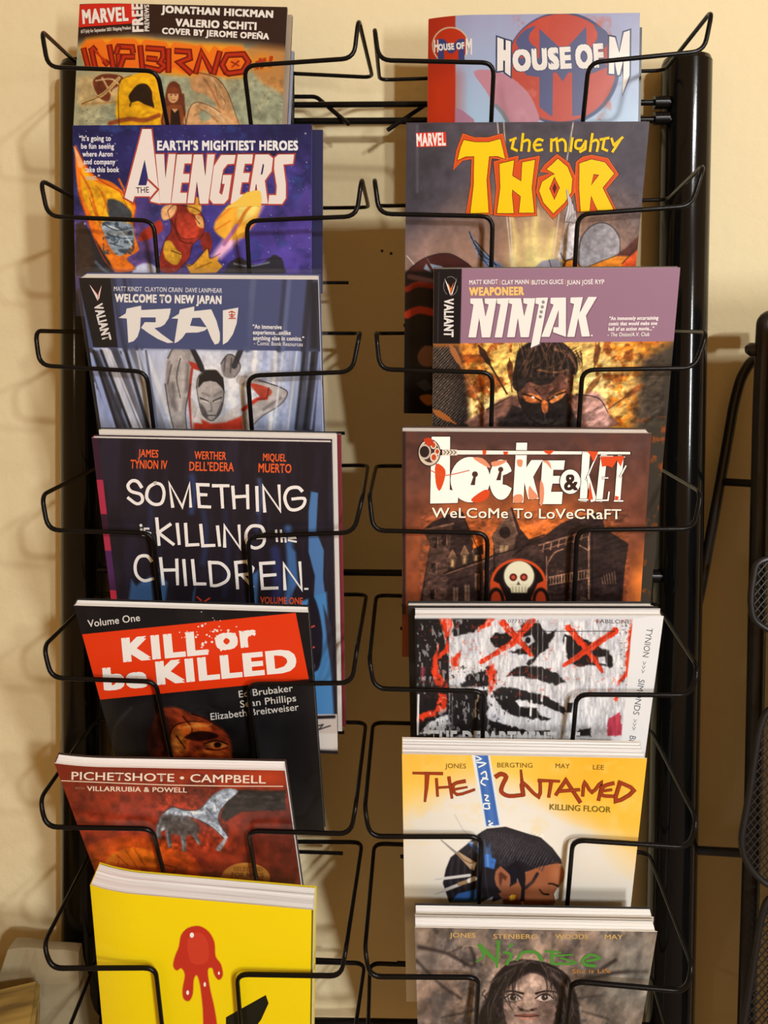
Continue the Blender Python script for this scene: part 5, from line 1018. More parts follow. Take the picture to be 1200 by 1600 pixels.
# --- 5: black, white and red comic with crossed out eyes
b = Book((648, 962), (1037, 963), .968, 1145, 1.041, .46, .007, ybot=1190)
def paint(A, b):
    A.fill(0xc6c4c6); A.cloud(20, 0xb2b2ba, .5, .7, .7, 91); A.cloud(3, 0xd8d6d6, .55, .6, .6, 92, .4, 8)
    K, R = 0x1d1a1b, 0xcf3a1e
    DT = lambda P: T(P, 3.243, 640, 950)
    def rough(P, c, s_=2.5, a=1.):
        n = fbm(A.X / 7, A.Y / 7, 93) - .5; x0, y0 = A.X, A.Y; A.X = x0 + 9 * n; A.Y = y0 + 7 * (fbm(A.X / 6, A.Y / 9, 94) - .5); A.poly(P, c, s_, a); A.X, A.Y = x0, y0
    A.poly(DT([(20, 20), (200, 20), (200, 660), (20, 660)]), K, 3)
    rough(DT([(215, 20), (440, 20), (400, 80), (300, 130), (220, 140)]), K); rough(DT([(200, 415), (390, 420), (400, 640), (200, 650)]), K); rough(DT([(300, 340), (390, 310), (400, 400), (260, 400)]), K)
    rough(DT([(150, 45), (215, 50), (210, 130), (160, 170), (135, 230), (150, 330), (200, 400), (180, 410), (130, 380), (112, 330), (118, 240), (180, 140)]), R); rough(DT([(190, 150), (200, 220), (140, 260), (140, 190)]), R); A.poly(DT([(150, 165), (190, 160), (175, 210), (145, 235)]), K, 2)
    rough(DT([(150, 430), (185, 440), (190, 520), (40, 580), (40, 540), (130, 520)]), R); rough(DT([(60, 290), (85, 300), (80, 360), (60, 370)]), 0x8a3a4a, 3, .7); rough(DT([(100, 575), (190, 540), (190, 640), (50, 640)]), 0xd0cecf)
    rough(DT([(205, 250), (270, 210), (245, 300), (215, 300)]), R); rough(DT([(400, 50), (440, 45), (400, 95), (340, 120)]), R); rough(DT([(390, 300), (430, 280), (440, 380), (400, 440)]), R, 3, .9)
    # eyes, nose, mouth in torn black
    rough(DT([(405, 160), (430, 130), (500, 120), (540, 170), (500, 210), (430, 195)]), K); rough(DT([(560, 90), (600, 65), (660, 80), (700, 130), (750, 105), (700, 200), (640, 245), (560, 235), (500, 225), (590, 200)]), K); A.poly(DT([(575, 150), (620, 135), (635, 170), (600, 195)]), 0xc0bec0, 2); A.ell(640 + 600 / 3.243, 950 + 163 / 3.243, 4.5, 5, K, 1.5)
    rough(DT([(780, 130), (860, 145), (960, 190), (1020, 230), (1035, 300), (960, 290), (850, 300), (790, 240)]), K); A.poly(DT([(955, 250), (990, 245), (995, 285), (960, 280)]), 0xc8c6c8, 2)
    rough(DT([(495, 345), (530, 310), (590, 290), (680, 300), (750, 330), (790, 375), (750, 390), (690, 375), (600, 355), (540, 345)]), K); rough(DT([(590, 280), (640, 235), (650, 245), (610, 290)]), K)
    rough(DT([(415, 420), (480, 400), (560, 415), (660, 440), (740, 475), (800, 520), (780, 535), (700, 500), (600, 475), (560, 460), (530, 475), (560, 500), (640, 510), (660, 540), (720, 560), (700, 570), (620, 560), (530, 545), (480, 520), (440, 470)]), K)
    rough(DT([(400, 560), (470, 590), (560, 610), (610, 640), (400, 650)]), K); A.poly(DT([(635, 622), (712, 620), (712, 645), (635, 645)]), K, 2)
    A.poly(DT([(800, 480), (830, 480), (820, 530), (795, 530)]), K, 2)
    for P in (([(470, 75), (560, 170), (615, 235)]), ([(620, 65), (520, 180), (360, 275)]), ([(805, 100), (890, 200), (975, 320)]), ([(1045, 115), (920, 200), (785, 290)])):
        n = fbm(A.X / 4, A.Y / 5, 95) - .5; x0 = A.X; A.X = x0 + 8 * n; A.line(DT(P), (11, 7), R, 1.5); A.line([(x + 2, y - 3) for x, y in DT(P)], (3, 2), 0xa82c16, 1.5, .7); A.X = x0
    rough(DT([(1000, 620), (1010, 560), (1070, 530), (1075, 650), (1000, 650)]), 0xb0384a); rough(DT([(1110, 120), (1128, 60), (1135, 300), (1085, 370), (1040, 400), (1090, 320)]), R, 2.5, .9); rough(DT([(850, 620), (920, 610), (920, 650), (840, 650)]), K); rough(DT([(1060, 430), (1045, 480), (1035, 460)]), R)
    for x in (205, 218, 560, 618, 650, 675, 760, 830, 925, 1000): A.line(DT([(x, 40), (x - 3, 650)]), 1.2, 0xe6e4e4, 1.2, .45)
    for x, y0, y1 in ((347, 440, 470), (337, 470, 550), (673, 400, 470), (617, 470, 545), (45, 440, 640), (790, 150, 210)): A.line(DT([(x, y0), (x - 4, y1)]), 3, 0xe8e6e4, 1.2, .9)
    A.line(DT([(540, 118), (1040, 118)]), 1.1, 0x2a2626, 1.1); A.specks(70, 660, 968, 985, 1145, 0x2a2626, (.4, 1.1), 96, .7); A.cloud(3, 0x2a2626, .64, .68, .5, 97, box=(968, 975, 985, 1080))
    A.poly([(990, 955), (1050, 955), (1030, 1175), (969, 1175)], 0xdad8d6, 1); A.poly([(640, 950), (652, 950), (650, 1180), (640, 1180)], 0x141214, 1)
    A.poly([(645, 955), (1040, 955), (1038, 967), (645, 967)], 0xcfcdcb, 2, .7)
_p5 = paint
def paint(A, b):
    _p5(A, b)
    A.grain(5, .3, (655, 968, 985, 1150), 98, .6, 2.5); A.cloud(4, 0x1d1a1b, .6, .66, .7, 99, 1, 1.6, 0, (655, 1040, 790, 1150)); A.cloud(4, 0xd8d6d6, .62, .68, .5, 100, 1, 2.5, 0, (652, 968, 800, 1150)); A.cloud(5, 0xcf3a1e, .7, .74, .35, 101, 1.4, 1, -30, (655, 968, 985, 1090))
    A.poly([(990, 968), (1050, 955), (1030, 1175), (969, 1175)], 0xdad8d6, 1)
b.text('TYNION', 1010.5, 981, 1004, 1026, 9.5, 0x55565c, bold=.0); b.text('>>>', 1003, 1033, 1000, 1051, 8, 0x77787c); b.text('SIMONDS', 998, 1061, 989, 1116, 9.5, 0x55565c); b.text('>>>', 988.5, 1123, 986, 1140, 8, 0x77787c); b.text('BLANC', 984.5, 1149, 977, 1185, 9.5, 0x55565c)
b.text('FABILONE', 932, 973.5, 985, 974.5, 6, 0x4a4a4c, bold=.0); b.text('0773230514', 794, 973, 842, 973.5, 5.5, 0x6a6a6c)
b.text('THE DEPARTMENT OF', 672, 1166, 905, 1169, 24, 0xe4e2e0, bold=.045)
b.make('comic_book', 'black, white and red comic showing a face with crossed out eyes', paint, gain=(1.12, 1.2, 1.25), spine=0x141214, back=0xc8c6c4, edge=0xe4e2de)
BOOKS.append(b); DEP = b
b.behind('comic_book', 'white topped comic standing behind the one with crossed out eyes', -.0045, -.0015, thick=.004, col=0x2a282a, gap=.0004, H=.24)

# --- 6: pale yellow comic with braided hair profile
b = Book((628, 1178), (1011, 1185), .97, 1420, 1.053, .46, .0135, ybot=1460)
def paint(A, b):
    A.fill(0xdcd3c4); A.poly([(600, 1150), (1050, 1150), (1050, 1330), (985, 1310), (930, 1290), (820, 1235), (770, 1215), (720, 1215), (680, 1240), (640, 1260), (600, 1290)], 0xf2c050, 46); A.glow(960, 1190, 150, 110, 0xf3a828, .6, 1); A.glow(650, 1180, 130, 70, 0xf0b040, .8, .8); A.glow(1000, 1260, 80, 120, 0xf2b63c, .7, .9)
    A.glow(780, 1300, 120, 90, 0xe9e2d6, .8, .8); A.glow(640, 1400, 50, 120, 0xd9cdb2, .9, .7); A.glow(935, 1370, 70, 80, 0xddd2c0, .9, .6); A.cloud(30, 0xe8c878, .55, .75, .4, 101, box=(600, 1180, 1010, 1320))
    # blue ribbon of the standard
    A.poly([(737, 1178), (765, 1178), (784, 1290), (757, 1293)], 0xd8dde2, 1.5); A.poly([(742, 1178), (762, 1178), (780, 1289), (760, 1291)], 0x3a62a8, 1.5); A.line([(752, 1180), (770, 1288)], 7, 0x4c74b6, 5, .7)
    U = lambda P: T(P, 5.4545, 680, 1270)
    for k, P in enumerate(([(50, 232), (170, 335)], [(0, 568), (290, 535)], [(0, 695), (330, 570)])): A.line(U(P), (1.6, 4), 0x8f8a84 if k == 0 else 0xb9b4ae, 1.2)
    A.line(U([(165, 15), (240, 150), (290, 190)]), 1.5, 0xb8b2a8, 1.5, .7)
    A.poly(U([(360, 185), (440, 135), (600, 118), (780, 175), (900, 210), (1000, 300), (1075, 400), (1078, 435), (980, 440), (900, 480), (700, 520), (700, 700), (480, 760), (120, 765), (65, 600), (90, 480), (130, 380), (280, 260)]), 0x262226, 1.5)
    for k in range(26):
        a = k / 25; x0 = 420 + 330 * a; A.line(U([(x0, 150 + 40 * a), (x0 + 60 - 140 * a, 300), (470 + 200 * a, 420 + 40 * a)]), (1, 1.6), 0x4c474c if k % 2 else 0x17141a, 1.3, .7, 3)
    for k in range(8): A.line(U([(620 + 55 * k, 300 + 14 * k), (560 + 62 * k, 420)]), 1.6, 0x504a52, 1.5, .6)
    for k in range(12): A.line(U([(120 + 28 * k, 420 - 12 * k), (100 + 30 * k, 560), (130 + 30 * k, 740)]), 1.3, 0x45403e if k % 2 else 0x18161a, 1.2, .7, 3)
    sk = 0x9a5a3a
    A.poly(U([(980, 445), (1050, 430), (1095, 490), (1090, 570), (1040, 640), (1010, 690), (1020, 760), (990, 795), (950, 800), (760, 800), (620, 790), (540, 690), (620, 640), (690, 600), (740, 520), (900, 455)]), sk, 1.5); A.poly(U([(760, 700), (960, 720), (1000, 790), (760, 800)]), 0xa8623e, 6, .8); A.poly(U([(560, 690), (720, 690), (740, 800), (580, 790)]), 0x7c4630, 4, .9)
    A.poly(U([(505, 560), (515, 500), (555, 452), (640, 530), (640, 600), (620, 680), (560, 670), (520, 620)]), 0x9c5f42, 1.5); A.poly(U([(540, 520), (560, 500), (615, 545), (600, 580), (575, 560), (560, 630), (545, 600)]), 0x5c3224, 2, .9)
    A.poly(U([(640, 440), (700, 400), (760, 420), (770, 560), (760, 750), (725, 755), (735, 640), (700, 560), (650, 610), (640, 540), (610, 480)]), 0x1f1b20, 1.5); A.line(U([(870, 520), (830, 590), (770, 640)]), 5, 0x2a2226, 2); A.line(U([(742, 765), (750, 795)]), 4, 0xd8a878, 1.2)
    A.line(U([(965, 605), (1000, 605), (1048, 625)]), (2, 4), 0x1c1210, 1.3, 1, 3); A.line(U([(890, 655), (920, 690), (965, 695)]), 3, 0x1c1210, 1.3, 1, 3); A.line(U([(920, 775), (960, 790)]), 2.5, 0x6a3826, 2)
    A.poly(U([(630, 715), (655, 695), (688, 700), (675, 745), (635, 752)]), 0xd9981e, 1.3); A.line(U([(650, 705), (655, 745)]), 1.5, 0xf4cc58, 1.2)
    for P in ([(418, 220), (440, 330), (470, 250), (480, 380), (520, 400), (500, 480), (420, 460)], [(280, 255), (375, 240), (378, 360), (330, 320)], [(150, 740), (190, 690), (350, 650), (345, 760), (130, 755)]): A.poly(U(P), 0x3d6cb4, 2.5)
    A.poly(U([(285, 250), (376, 235), (378, 300)]), 0xb4c4d8, 3, .9); A.line(U([(440, 300), (450, 450)]), 3, 0x7aa0d4, 3, .7); A.poly(U([(395, 760), (490, 715), (480, 775)]), 0xc4c2c8, 2)
    A.poly(U([(175, 345), (200, 332), (350, 425), (330, 490), (300, 480)]), 0xb09070, 1.5); A.line(U([(190, 345), (240, 400), (300, 430), (320, 470)]), 1.5, 0x5a4432, 1.5, .8); A.poly(U([(300, 440), (350, 425), (330, 490)]), 0xded6cc, 1.5)
    A.line(U([(70, 560), (295, 532)]), 4.5, 0xcfc8c2, 1.3); A.line(U([(80, 660), (210, 610)]), 5, 0xcdc6c0, 1.3); A.line(U([(205, 608), (290, 580)]), 6, 0x9a7a58, 1.3); A.line(U([(290, 578), (335, 560)]), 7, 0xdcd4cc, 1.3)
    for k in range(60):
        a = k / 59; x0 = 440 + 590 * a; y0 = 150 + 210 * a * a
        A.line(U([(x0 - 40, y0 + 6), (x0 - 90, y0 + 90), (x0 - 170 + 60 * a, y0 + 200 - 60 * a)]), (1, 1.6), 0x5a5258 if k % 2 else 0x141116, 1.2, .55, 3)
    A.ink(U([(980, 445), (1050, 430), (1095, 490), (1090, 570), (1040, 640), (1010, 690), (1020, 760), (990, 795)]), c=0x5a2c1c, w=1.3)
    A.glow(*U([(1030, 520)])[0], 14, 22, 0xc07a50, 1, .6); A.glow(*U([(860, 660)])[0], 20, 22, 0xb06a44, 1, .5); A.grain(4, .3, (765, 1300, 850, 1360), 103)
    A.poly([(620, 1404), (720, 1412), (720, 1440), (620, 1440)], 0xb8aea0, 10, .5)
for t, x0, x1, y in (('JONES', 695.5, 728, 1200), ('BERGTING', 777, 832, 1198.8), ('MAY', 868, 890, 1200), ('LEE', 926.5, 943.5, 1202)): b.text(t, x0, y, x1, y + .6, 7.2, 0x7a5c20, bold=.012)
for s_, w_ in (('340,-5 372,12 348,20',2.2), ('350,30 395,35 360,55', 2.4), ('372,90 395,78 400,110 380,110', 2.4), ('395,150 372,135 385,115 408,118', 2.4), ('390,200 408,205 395,225 412,230', 2.4), ('418,245 388,245 385,268 415,270 412,252', 2.4), ('412,335 418,338', 3), ('432,345 415,355 440,365', 2.6)):
    b.stroke(T([tuple(map(float, q.split(','))) for q in s_.split()], 3.333, 640, 1182), w_, 0xdfe9f2, sm=3)
for s_, w_, tp in (('18,92 170,95', 3, 4), ('92,96 88,170 80,240', 7, 2.5), ('140,122 146,212', 3.6, 3), ('146,168 214,164', 3, 2.5), ('205,114 221,222', 4.5, 3), ('288,134 228,152 246,204 338,178', 5, 3), ('228,178 300,165', 3, 2), ('450,110 478,96 503,112 486,150 478,188 516,211 592,205', 6, 5), ('592,206 580,76', 6, 2), ('592,208 588,140 672,216 680,130', 5, 4), ('672,130 780,134', 4.5, 3), ('738,134 725,216', 5, 3.4), ('762,205 814,128 888,242', 4.2, 5), ('780,186 884,178', 4.6, 4), ('902,210 912,140 950,192 1000,140 984,232', 4, 4), ('1062,144 1010,162 1000,206 1072,212', 5, 4), ('1000,186 1052,178', 3.4, 3), ('1090,138 1168,182 1074,238 1096,142', 5, 5)):
    P = T([tuple(map(float, q.split(','))) for q in s_.split()], 3.333, 640, 1180)
    b.stroke(P, w_ + 1., 0x5a1c0c, sm=3 if len(P) > 3 else 0, taper=tp + 1.2); b.stroke(P, w_, 0x97391a, sm=3 if len(P) > 3 else 0, taper=tp)
b.text('KILLING FLOOR', 859, 1264.5, 954, 1269, 9, 0x7d6a1a, bold=.012)
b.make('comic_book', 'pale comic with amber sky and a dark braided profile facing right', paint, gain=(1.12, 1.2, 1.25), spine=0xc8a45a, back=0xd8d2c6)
BOOKS.append(b)

# --- 7: grey brown comic with the long haired woman
b = Book((648, 1449), (1027, 1456), .975, 1600, 1.056, .46, .0075, ybot=1640)
def paint(A, b):
    NB = lambda P: T(P, 4, 690, 1440)
    A.fill(0x6f635c); A.cloud(50, 0x8a7666, .4, .65, .9, 111); A.glow(830, 1500, 150, 90, 0x9a7f6c, .8, .9); A.glow(690, 1570, 60, 70, 0x947666, .9, .8); A.cloud(22, 0x4c4644, .5, .68, .8, 112); A.glow(980, 1530, 80, 90, 0x7e7a70, .8, .9); A.cloud(8, 0x9a8674, .58, .7, .4, 113, 1, 2, 30)
    for P, w_ in (([(655, 1480), (700, 1490), (735, 1510), (742, 1500), (735, 1480)], 6), ([(700, 1490), (720, 1480)], 3), ([(650, 1500), (690, 1540), (720, 1560)], 4), ([(735, 1545), (725, 1600)], 5), ([(690, 1590), (745, 1578)], 3), ([(900, 1535), (960, 1520), (1010, 1518)], 7), ([(900, 1560), (940, 1555)], 3), ([(910, 1580), (950, 1592)], 3), ([(930, 1520), (962, 1500)], 6)): A.line(P, w_, 0x2f2624, 4, .75, 3)
    A.glow(920, 1540, 40, 60, 0x3a3532, .8, .7); A.glow(1000, 1500, 30, 80, 0x8c887e, .9, .6); A.glow(690, 1570, 28, 40, 0x3c3836, 1, .8)
    hd = 0x161214
    A.poly(NB([(400, 270), (470, 240), (560, 240), (680, 265), (780, 330), (830, 420), (860, 560), (880, 800), (860, 1000), (260, 1000), (240, 800), (230, 600), (280, 480), (320, 360)]), hd, 3, 1, 3)
    A.poly(NB([(400, 620), (385, 500), (400, 430), (440, 390), (520, 340), (570, 322), (640, 350), (700, 400), (725, 470), (715, 560), (690, 650), (620, 735), (560, 760), (500, 735), (430, 660)]), 0x8d7468, 3, 1, 3); A.poly(NB([(420, 440), (480, 370), (570, 330), (660, 370), (640, 440), (560, 470), (470, 450)]), 0xb09484, 12, .8, 3); A.poly(NB([(400, 500), (480, 490), (500, 580), (440, 600)]), 0xa98c7c, 10, .8, 3); A.poly(NB([(620, 500), (715, 480), (700, 640), (640, 640)]), 0x5c4a42, 12, .8, 3); A.poly(NB([(510, 460), (560, 460), (575, 545), (500, 550)]), 0xb59886, 8, .8, 3)
    A.line(NB([(395, 440), (440, 434), (510, 450)]), (2, 3.6), 0x241a18, 1.5, 1, 3); A.line(NB([(590, 450), (650, 434), (715, 440)]), (3.6, 2), 0x241a18, 1.5, 1, 3)
    for cx, s_ in ((446, 1), (643, -1)):
        x, y = NB([(cx, 476)])[0]; A.ell(x, y, 13, 5, 0xc4b2a6, 1.5); A.ell(x, y - .5, 4.8, 4.8, 0x2e1e16, 1.2); A.ell(x + 1.2, y - 1.8, 1, 1, 0xe8e0d8, 1); A.line([(x - 14, y + 1), (x - 4, y - 5.5), (x + 6, y - 5), (x + 14, y + 1)], 2.2, 0x140e0e, 1.3, 1, 3); A.line([(x - 12, y + 5), (x, y + 7), (x + 12, y + 4)], 1.3, 0x5c463c, 2, .8, 3)
    A.line(NB([(505, 470), (500, 530)]), 4, 0x7a6054, 5, .6); A.line(NB([(478, 535), (500, 552), (545, 556), (590, 545)]), 3, 0x3e2c26, 3, .9, 3); A.ell(*NB([(500, 550)])[0], 3, 2, 0x2a1c18, 1.5); A.ell(*NB([(565, 552)])[0], 3, 2, 0x2a1c18, 1.5); A.ell(*NB([(535, 535)])[0], 6, 4, 0xbfa292, 4, .8)
    A.poly(NB([(455, 588), (510, 575), (540, 580), (580, 575), (608, 588), (540, 596)]), 0x6e4238, 2, 1, 3); A.poly(NB([(465, 592), (540, 597), (600, 592), (570, 612), (510, 612)]), 0x9a6a5c, 2, 1, 3); A.line(NB([(455, 588), (540, 595), (608, 588)]), 1.4, 0x2a1614, 1.2, 1, 3)
    rn = random.Random(8)
    for k in range(34):
        s_ = -1 if k % 2 else 1; x = 560 + s_ * rn.uniform(150, 290); y = rn.uniform(380, 620); A.line(NB([(x, y), (x + s_ * 16, y + 25), (x - s_ * 6, y + 50), (x + s_ * 14, y + 80)]), 2, 0x3c3432 if k % 3 else 0x0c0a0c, 1.5, .7, 4)
    for k in range(9): A.line(NB([(565, 250), (640 + 18 * k, 275 + 8 * k), (700 + 14 * k, 360 + 14 * k)]), 1.5, 0x5c4c46 if k % 2 else 0x2a2224, 1.5, .7, 3); A.line(NB([(560, 252), (480 - 16 * k, 270 + 10 * k), (430 - 16 * k, 380)]), 1.5, 0x4c3f3a if k % 2 else 0x221c1e, 1.5, .7, 3)
    for k in range(70):
        s_ = -1 if k % 2 else 1; q = k / 69; x = 565 + s_ * (30 + 190 * q + rn.uniform(-20, 20)); y = 250 + 190 * q ** 1.4
        A.line(NB([(x, y), (x + s_ * 40, y + 70), (x + s_ * 55 + rn.uniform(-20, 20), y + 150), (x + s_ * 40 + rn.uniform(-40, 40), y + 230)]), (1.6, .8), (0x0a080a, 0x54463f, 0x2a2324)[k % 3], 1.3, .7, 4)
    A.grain(5, .3, (700, 1490, 920, 1610), 114); A.grain(16, .5, (640, 1450, 1040, 2400), 115, 1, 1.6, 25)
    A.poly(NB([(120, 1200), (200, 900), (420, 800), (560, 860), (700, 800), (900, 880), (1000, 1200), (1000, 2200), (100, 2200)]), 0x2a2422, 6)
    A.line(NB([(690, 330), (770, 400), (800, 470)]), 5, 0x7c685e, 5, .6, 3); A.line(NB([(420, 270), (520, 246)]), 3, 0x8a7468, 4, .7)
    A.line(NB([(240, 160), (150, 150), (130, 180)]), 1.5, 0xb8a88c, 1.5, .7, 3)
for t, x0, x1, y in (('JONES', 702.5, 743, 1464.5), ('STENBERG', 771, 839, 1466.5), ('WOODS', 867.5, 919, 1466.5), ('MAY', 945, 973, 1467)): b.text(t, x0, y, x1, y + .4, 7.2, 0xcda55e, bold=.01)
gr = 0x4c8a34
for s_, w_, tp in (('214,250 262,215 240,150', 2, 6), ('236,146 346,252', 7, 6), ('345,285 356,122', 3.5, 6), ('386,190 436,205 405,265', 4, 5.5), ('415,165 440,140', 2, 5), ('470,240 500,195 560,186 600,200 625,240', 4, 6), ('650,184 745,190', 4, 2.5), ('690,190 692,262', 6, 5), ('692,212 822,205', 4, 2), ('700,262 845,258 740,225', 4, 2.6), ('905,245 985,228 930,205 880,240 900,268 962,275', 4, 5)):
    P = T([tuple(map(float, q.split(','))) for q in s_.split()], 4, 690, 1440)
    b.stroke(P, w_, gr, sm=3 if len(P) > 2 else 0, taper=tp)
b.text('She is Life', 894, 1520.5, 954, 1519.5, 6.5, 0xb0783a, bold=.015)
b.make('comic_book', 'grey brown comic with a long haired woman, lowest in the right column', paint, gain=(1.12, 1.2, 1.25), spine=0x4a3f3a, back=0xc4beb2)
BOOKS.append(b)
b.behind('comic_book', 'pale backed comic just behind the long haired woman comic', .0005, .0006, thick=.006, col=0xc8c2b4, gap=.001, H=.095)
# ------------------------------------------------------------------ clear sleeves (parts of the bagged comics)
def sleeve_nodes(nt, b):
    tr = N(nt, 'ShaderNodeBsdfTransparent'); gl = N(nt, 'ShaderNodeBsdfGlossy', Roughness=.12)
    df = N(nt, 'ShaderNodeBsdfDiffuse'); df.inputs[0].default_value = (.85, .82, .75, 1)
    mx = N(nt, 'ShaderNodeMixShader', Fac=.035); m2 = N(nt, 'ShaderNodeMixShader', Fac=.012)
    nt.links.new(tr.outputs[0], mx.inputs[1]); nt.links.new(gl.outputs[0], mx.inputs[2])
    nt.links.new(mx.outputs[0], m2.inputs[1]); nt.links.new(df.outputs[0], m2.inputs[2])
    nt.links.new(m2.outputs[0], nt.nodes['Material Output'].inputs[0])
M_SLEEVE = mat('clear_sleeve_film', build=sleeve_nodes)
def sleeve(bk, l, r, t):
    q = lambda u, v, z: bk.P(np.array(float(u)), np.array(float(v)), z)
    V = []; us = np.linspace(-l, bk.W + r, 8); zf, zb = .0006, -bk.t - .0014
    m = MB(); seam = .0004
    for z in (zf, zb):
        P = [q(u, v, z) for u in us for v in (-t, bk.H)]
        F = [(2 * i, 2 * i + 1, 2 * i + 3, 2 * i + 2) for i in range(7)]; m.add(P, F)
    for u in (-l, bk.W + r): m.add([q(u, -t, zf), q(u, bk.H, zf), q(u, bk.H, zb), q(u, -t, zb)], [(0, 1, 2, 3)])
    m.build('clear_sleeve', M_SLEEVE, bk.th, smooth=False)
sleeve(RAI, .0022, .0042, .0036)

# ------------------------------------------------------------------ second rack at the right edge
RR = thing('magazine_rack', 'black rack with wire mesh baskets at the right edge of the view', 'display rack', tuple(at(1185, 900, 1.2) * np.array([1, 1, 0])))
M_RACK2 = mat('black_satin_metal', (.010, .009, .009, 1), .38, 0, .5, wire_nodes)
y2 = 1.18
def part(nm, pts, r, fillet=0, seg=12): m = MB(); m.tube(pts, r, fillet, seg); return m.build(nm, M_RACK2, RR)
P = [at(x, y, y2) for x, y in ((1262, 494), (1215, 494), (1196, 500), (1195, 520), (1190, 640), (1184, 900), (1177, 1250), (1166, 1600))]
d = (P[-1] - P[-2]); d = d / -d[2]; P.append(P[-1] + d * (P[-1][2] - .0)); 
part('post', P, .0066, .02, 16)
part('side_bar', [at(x, y, 1.255) for x, y in ((1189, 556), (1172, 566), (1158, 590), (1147, 630), (1135, 700), (1117, 800), (1096, 915), (1080, 990))], .0042, .01)
part('rung', [at(1132, 753, 1.25), at(1187, 756, 1.2)], .0033); part('rung', [at(1079, 1328, 1.25), at(1166, 1333, 1.2)], .0034)
m = MB(); p = at(1172, 546, 1.19); m.tube([p + np.array([.012, 0, 0]), p, p + np.array([-.003, 0, 0])], [.0055, .0055, .003], seg=16); m.build('knob', M_RACK2, RR)
XR = at(1262, 600, y2)[0]
for top, pts in ((880, ((1200, 872), (1181, 880), (1174, 920), (1173, 945), (1177, 968), (1200, 985))), (1150, ((1200, 1105), (1186, 1140), (1172, 1235), (1158, 1310), (1161, 1336), (1176, 1362), (1200, 1384))), (1480, ((1200, 1400), (1188, 1440), (1172, 1540), (1160, 1610), (1165, 1645), (1200, 1680)))):
    ys = [q[1] for q in pts]; Yb = 1.13
    loop = [at(x, y, Yb) for x, y in pts] + [at(1330, ys[-1] + 10, Yb), at(1330, ys[0], Yb)]
    m = MB(); m.tube(loop, .0025, .012, 10, closed=True)
    fr = m.build('mesh_basket', M_RACK2, RR)
    # diamond mesh inside the outline
    L2 = [(p[0], p[2]) for p in loop]; m = MB(); z0, z1 = min(p[1] for p in L2), max(p[1] for p in L2); x0, x1 = min(p[0] for p in L2), max(p[0] for p in L2)
    def clip(ax, az, dx, dz):
        ts = []
        for i in range(len(L2)):
            (xa, za), (xb, zb) = L2[i - 1], L2[i]; ex, ez = xb - xa, zb - za; den = dx * ez - dz * ex
            if abs(den) < 1e-12: continue
            t = ((xa - ax) * ez - (za - az) * ex) / den; s_ = ((xa - ax) * dz - (za - az) * dx) / den
            if 0 <= s_ < 1: ts.append(t)
        return sorted(ts)
    st = .0052
    for sg in (1, -1):
        n = int(((x1 - x0) + (z1 - z0)) / st) + 2
        for k in range(n):
            ax, az = (x0 + k * st - (z1 - z0) * 0, z1) if sg > 0 else (x0 + k * st, z0)
            ts = clip(ax, az, -.62, -.78 * sg)
            for a, b_ in zip(ts[::2], ts[1::2]): m.tube([(ax - .62 * a, Yb * D, az - .78 * sg * a), (ax - .62 * b_, Yb * D, az - .78 * sg * b_)], .00048, seg=4, caps=False)
    mesh_obj('wire_mesh', m.V, m.F, M_RACK2, fr, org=RR.location)
# unseen panel added in place of the second rack's comics, to shade the wall
m = MB(); m.box((.296, .552, CZ - .85), (.64, .557, CZ + .024)); m.build('display_panel', M_RACK2, RR, smooth=False)
m = MB(); xr = .64; m.tube([(xr, y2 * D, 0), (xr, y2 * D, CZ + .01)], .0066, seg=16); m.build('post', M_RACK2, RR)
for z in (CZ - .06, CZ - .86): m = MB(); m.tube([(.29, y2 * D, z), (.64, y2 * D, z)], .004); m.build('rung', M_RACK2, RR)

# ------------------------------------------------------------------ lower left: things on a low side table
def wood(nt, b, rot=-30, c0=(.13, .08, .016, 1), c1=(.42, .29, .07, 1)):
    tc = N(nt, 'ShaderNodeTexCoord'); mp = N(nt, 'ShaderNodeMapping'); mp.inputs['Scale'].default_value = (8, 60, 160)
    n = N(nt, 'ShaderNodeTexNoise', Scale=1.0, Detail=4.0); nt.links.new(tc.outputs['Object'], mp.inputs[0]); nt.links.new(mp.outputs[0], n.inputs['Vector'])
    r = N(nt, 'ShaderNodeValToRGB'); e = r.color_ramp.elements; e[0].position = .36; e[0].color = c0; e[1].position = .6; e[1].color = c1
    nt.links.new(n.outputs['Fac'], r.inputs[0]); nt.links.new(r.outputs[0], b.inputs['Base Color'])
M_TIMBER = mat('pine_offcut', rough=.6, build=wood)
M_TABLE = mat('dark_table_wood', rough=.5, build=lambda nt, b: wood(nt, b, 0, (.03, .018, .01, 1), (.09, .055, .03, 1)))
TZ = .842
TB = thing('side_table', 'small dark side table standing left of the wire rack', 'table', (-.55, .5, 0))
m = MB(); m.box((-.80, .34, TZ - .025), (-.305, .668, TZ)); m.build('table_top', M_TABLE, TB, smooth=False)
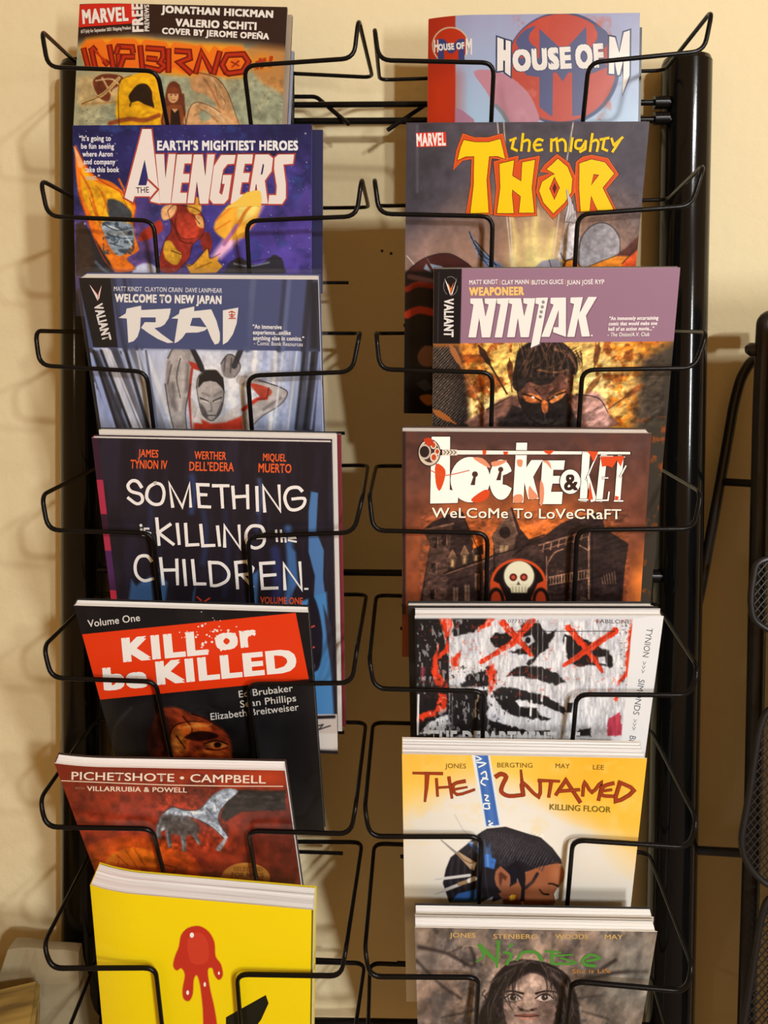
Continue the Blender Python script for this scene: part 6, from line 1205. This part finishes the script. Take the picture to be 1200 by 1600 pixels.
for x in (-.78, -.345):
    for y in (.36, .62): m = MB(); m.box((x, y, 0), (x + .03, y + .03, TZ - .025)); m.build('leg', M_TABLE, TB, smooth=False)
def bevelled(name, size, loc, rot, m, bev=.003):
    bm = bmesh.new(); bmesh.ops.create_cube(bm, size=1)
    for v in bm.verts: v.co = Vector((v.co.x * size[0], v.co.y * size[1], v.co.z * size[2]))
    bmesh.ops.bevel(bm, geom=bm.edges[:], offset=bev, segments=2, affect='EDGES')
    me = bpy.data.meshes.new(name); bm.to_mesh(me); bm.free(); me.materials.append(m)
    o = bpy.data.objects.new(name, me); COL.objects.link(o); o.location = loc; o.rotation_euler = [math.radians(a) for a in rot]; return o
o = bevelled('wood_block', (.20, .06, .075), (-.385, .555, TZ + .0378), (0, 0, 20), M_TIMBER); o['label'] = 'yellowish rough wooden block in the lower left corner beside the rack'; o['category'] = 'wood block'
# crumpled paper bag behind it
M_BAG = mat('kraft_bag_paper', (.25, .21, .125, 1), .75, 0, .2)
bm = bmesh.new(); bmesh.ops.create_cube(bm, size=1)
bmesh.ops.subdivide_edges(bm, edges=bm.edges[:], cuts=7, use_grid_fill=True)
from mathutils import noise as mnoise
for v in bm.verts:
    t = v.co.z + .5; k = 1 - .42 * t
    v.co = Vector((v.co.x * .10 * k + .012 * t, v.co.y * .045 * (1 - .8 * t), t * .085))
    q = mnoise.noise_vector(v.co * 28) * .006; q.z *= (t > .01); v.co += q
    if t < .01: v.co.z = 0
me = bpy.data.meshes.new('paper_bag'); bm.to_mesh(me); bm.free(); me.materials.append(M_BAG)
o = bpy.data.objects.new('paper_bag', me); COL.objects.link(o); o.location = (-.318, .636, TZ); o['label'] = 'crumpled beige paper bag between the wooden block and the wire rack'; o['category'] = 'paper bag'
M_SHEET = mat('white_sheet', (.45, .41, .33, 1), .6, 0, .2)
o = bevelled('notepad', (.09, .12, .012), (-.318, .525, TZ + .0062), (0, 0, 24), M_SHEET, .0015); o['label'] = 'pale notepad lying flat in front of the crumpled bag'; o['category'] = 'notepad'
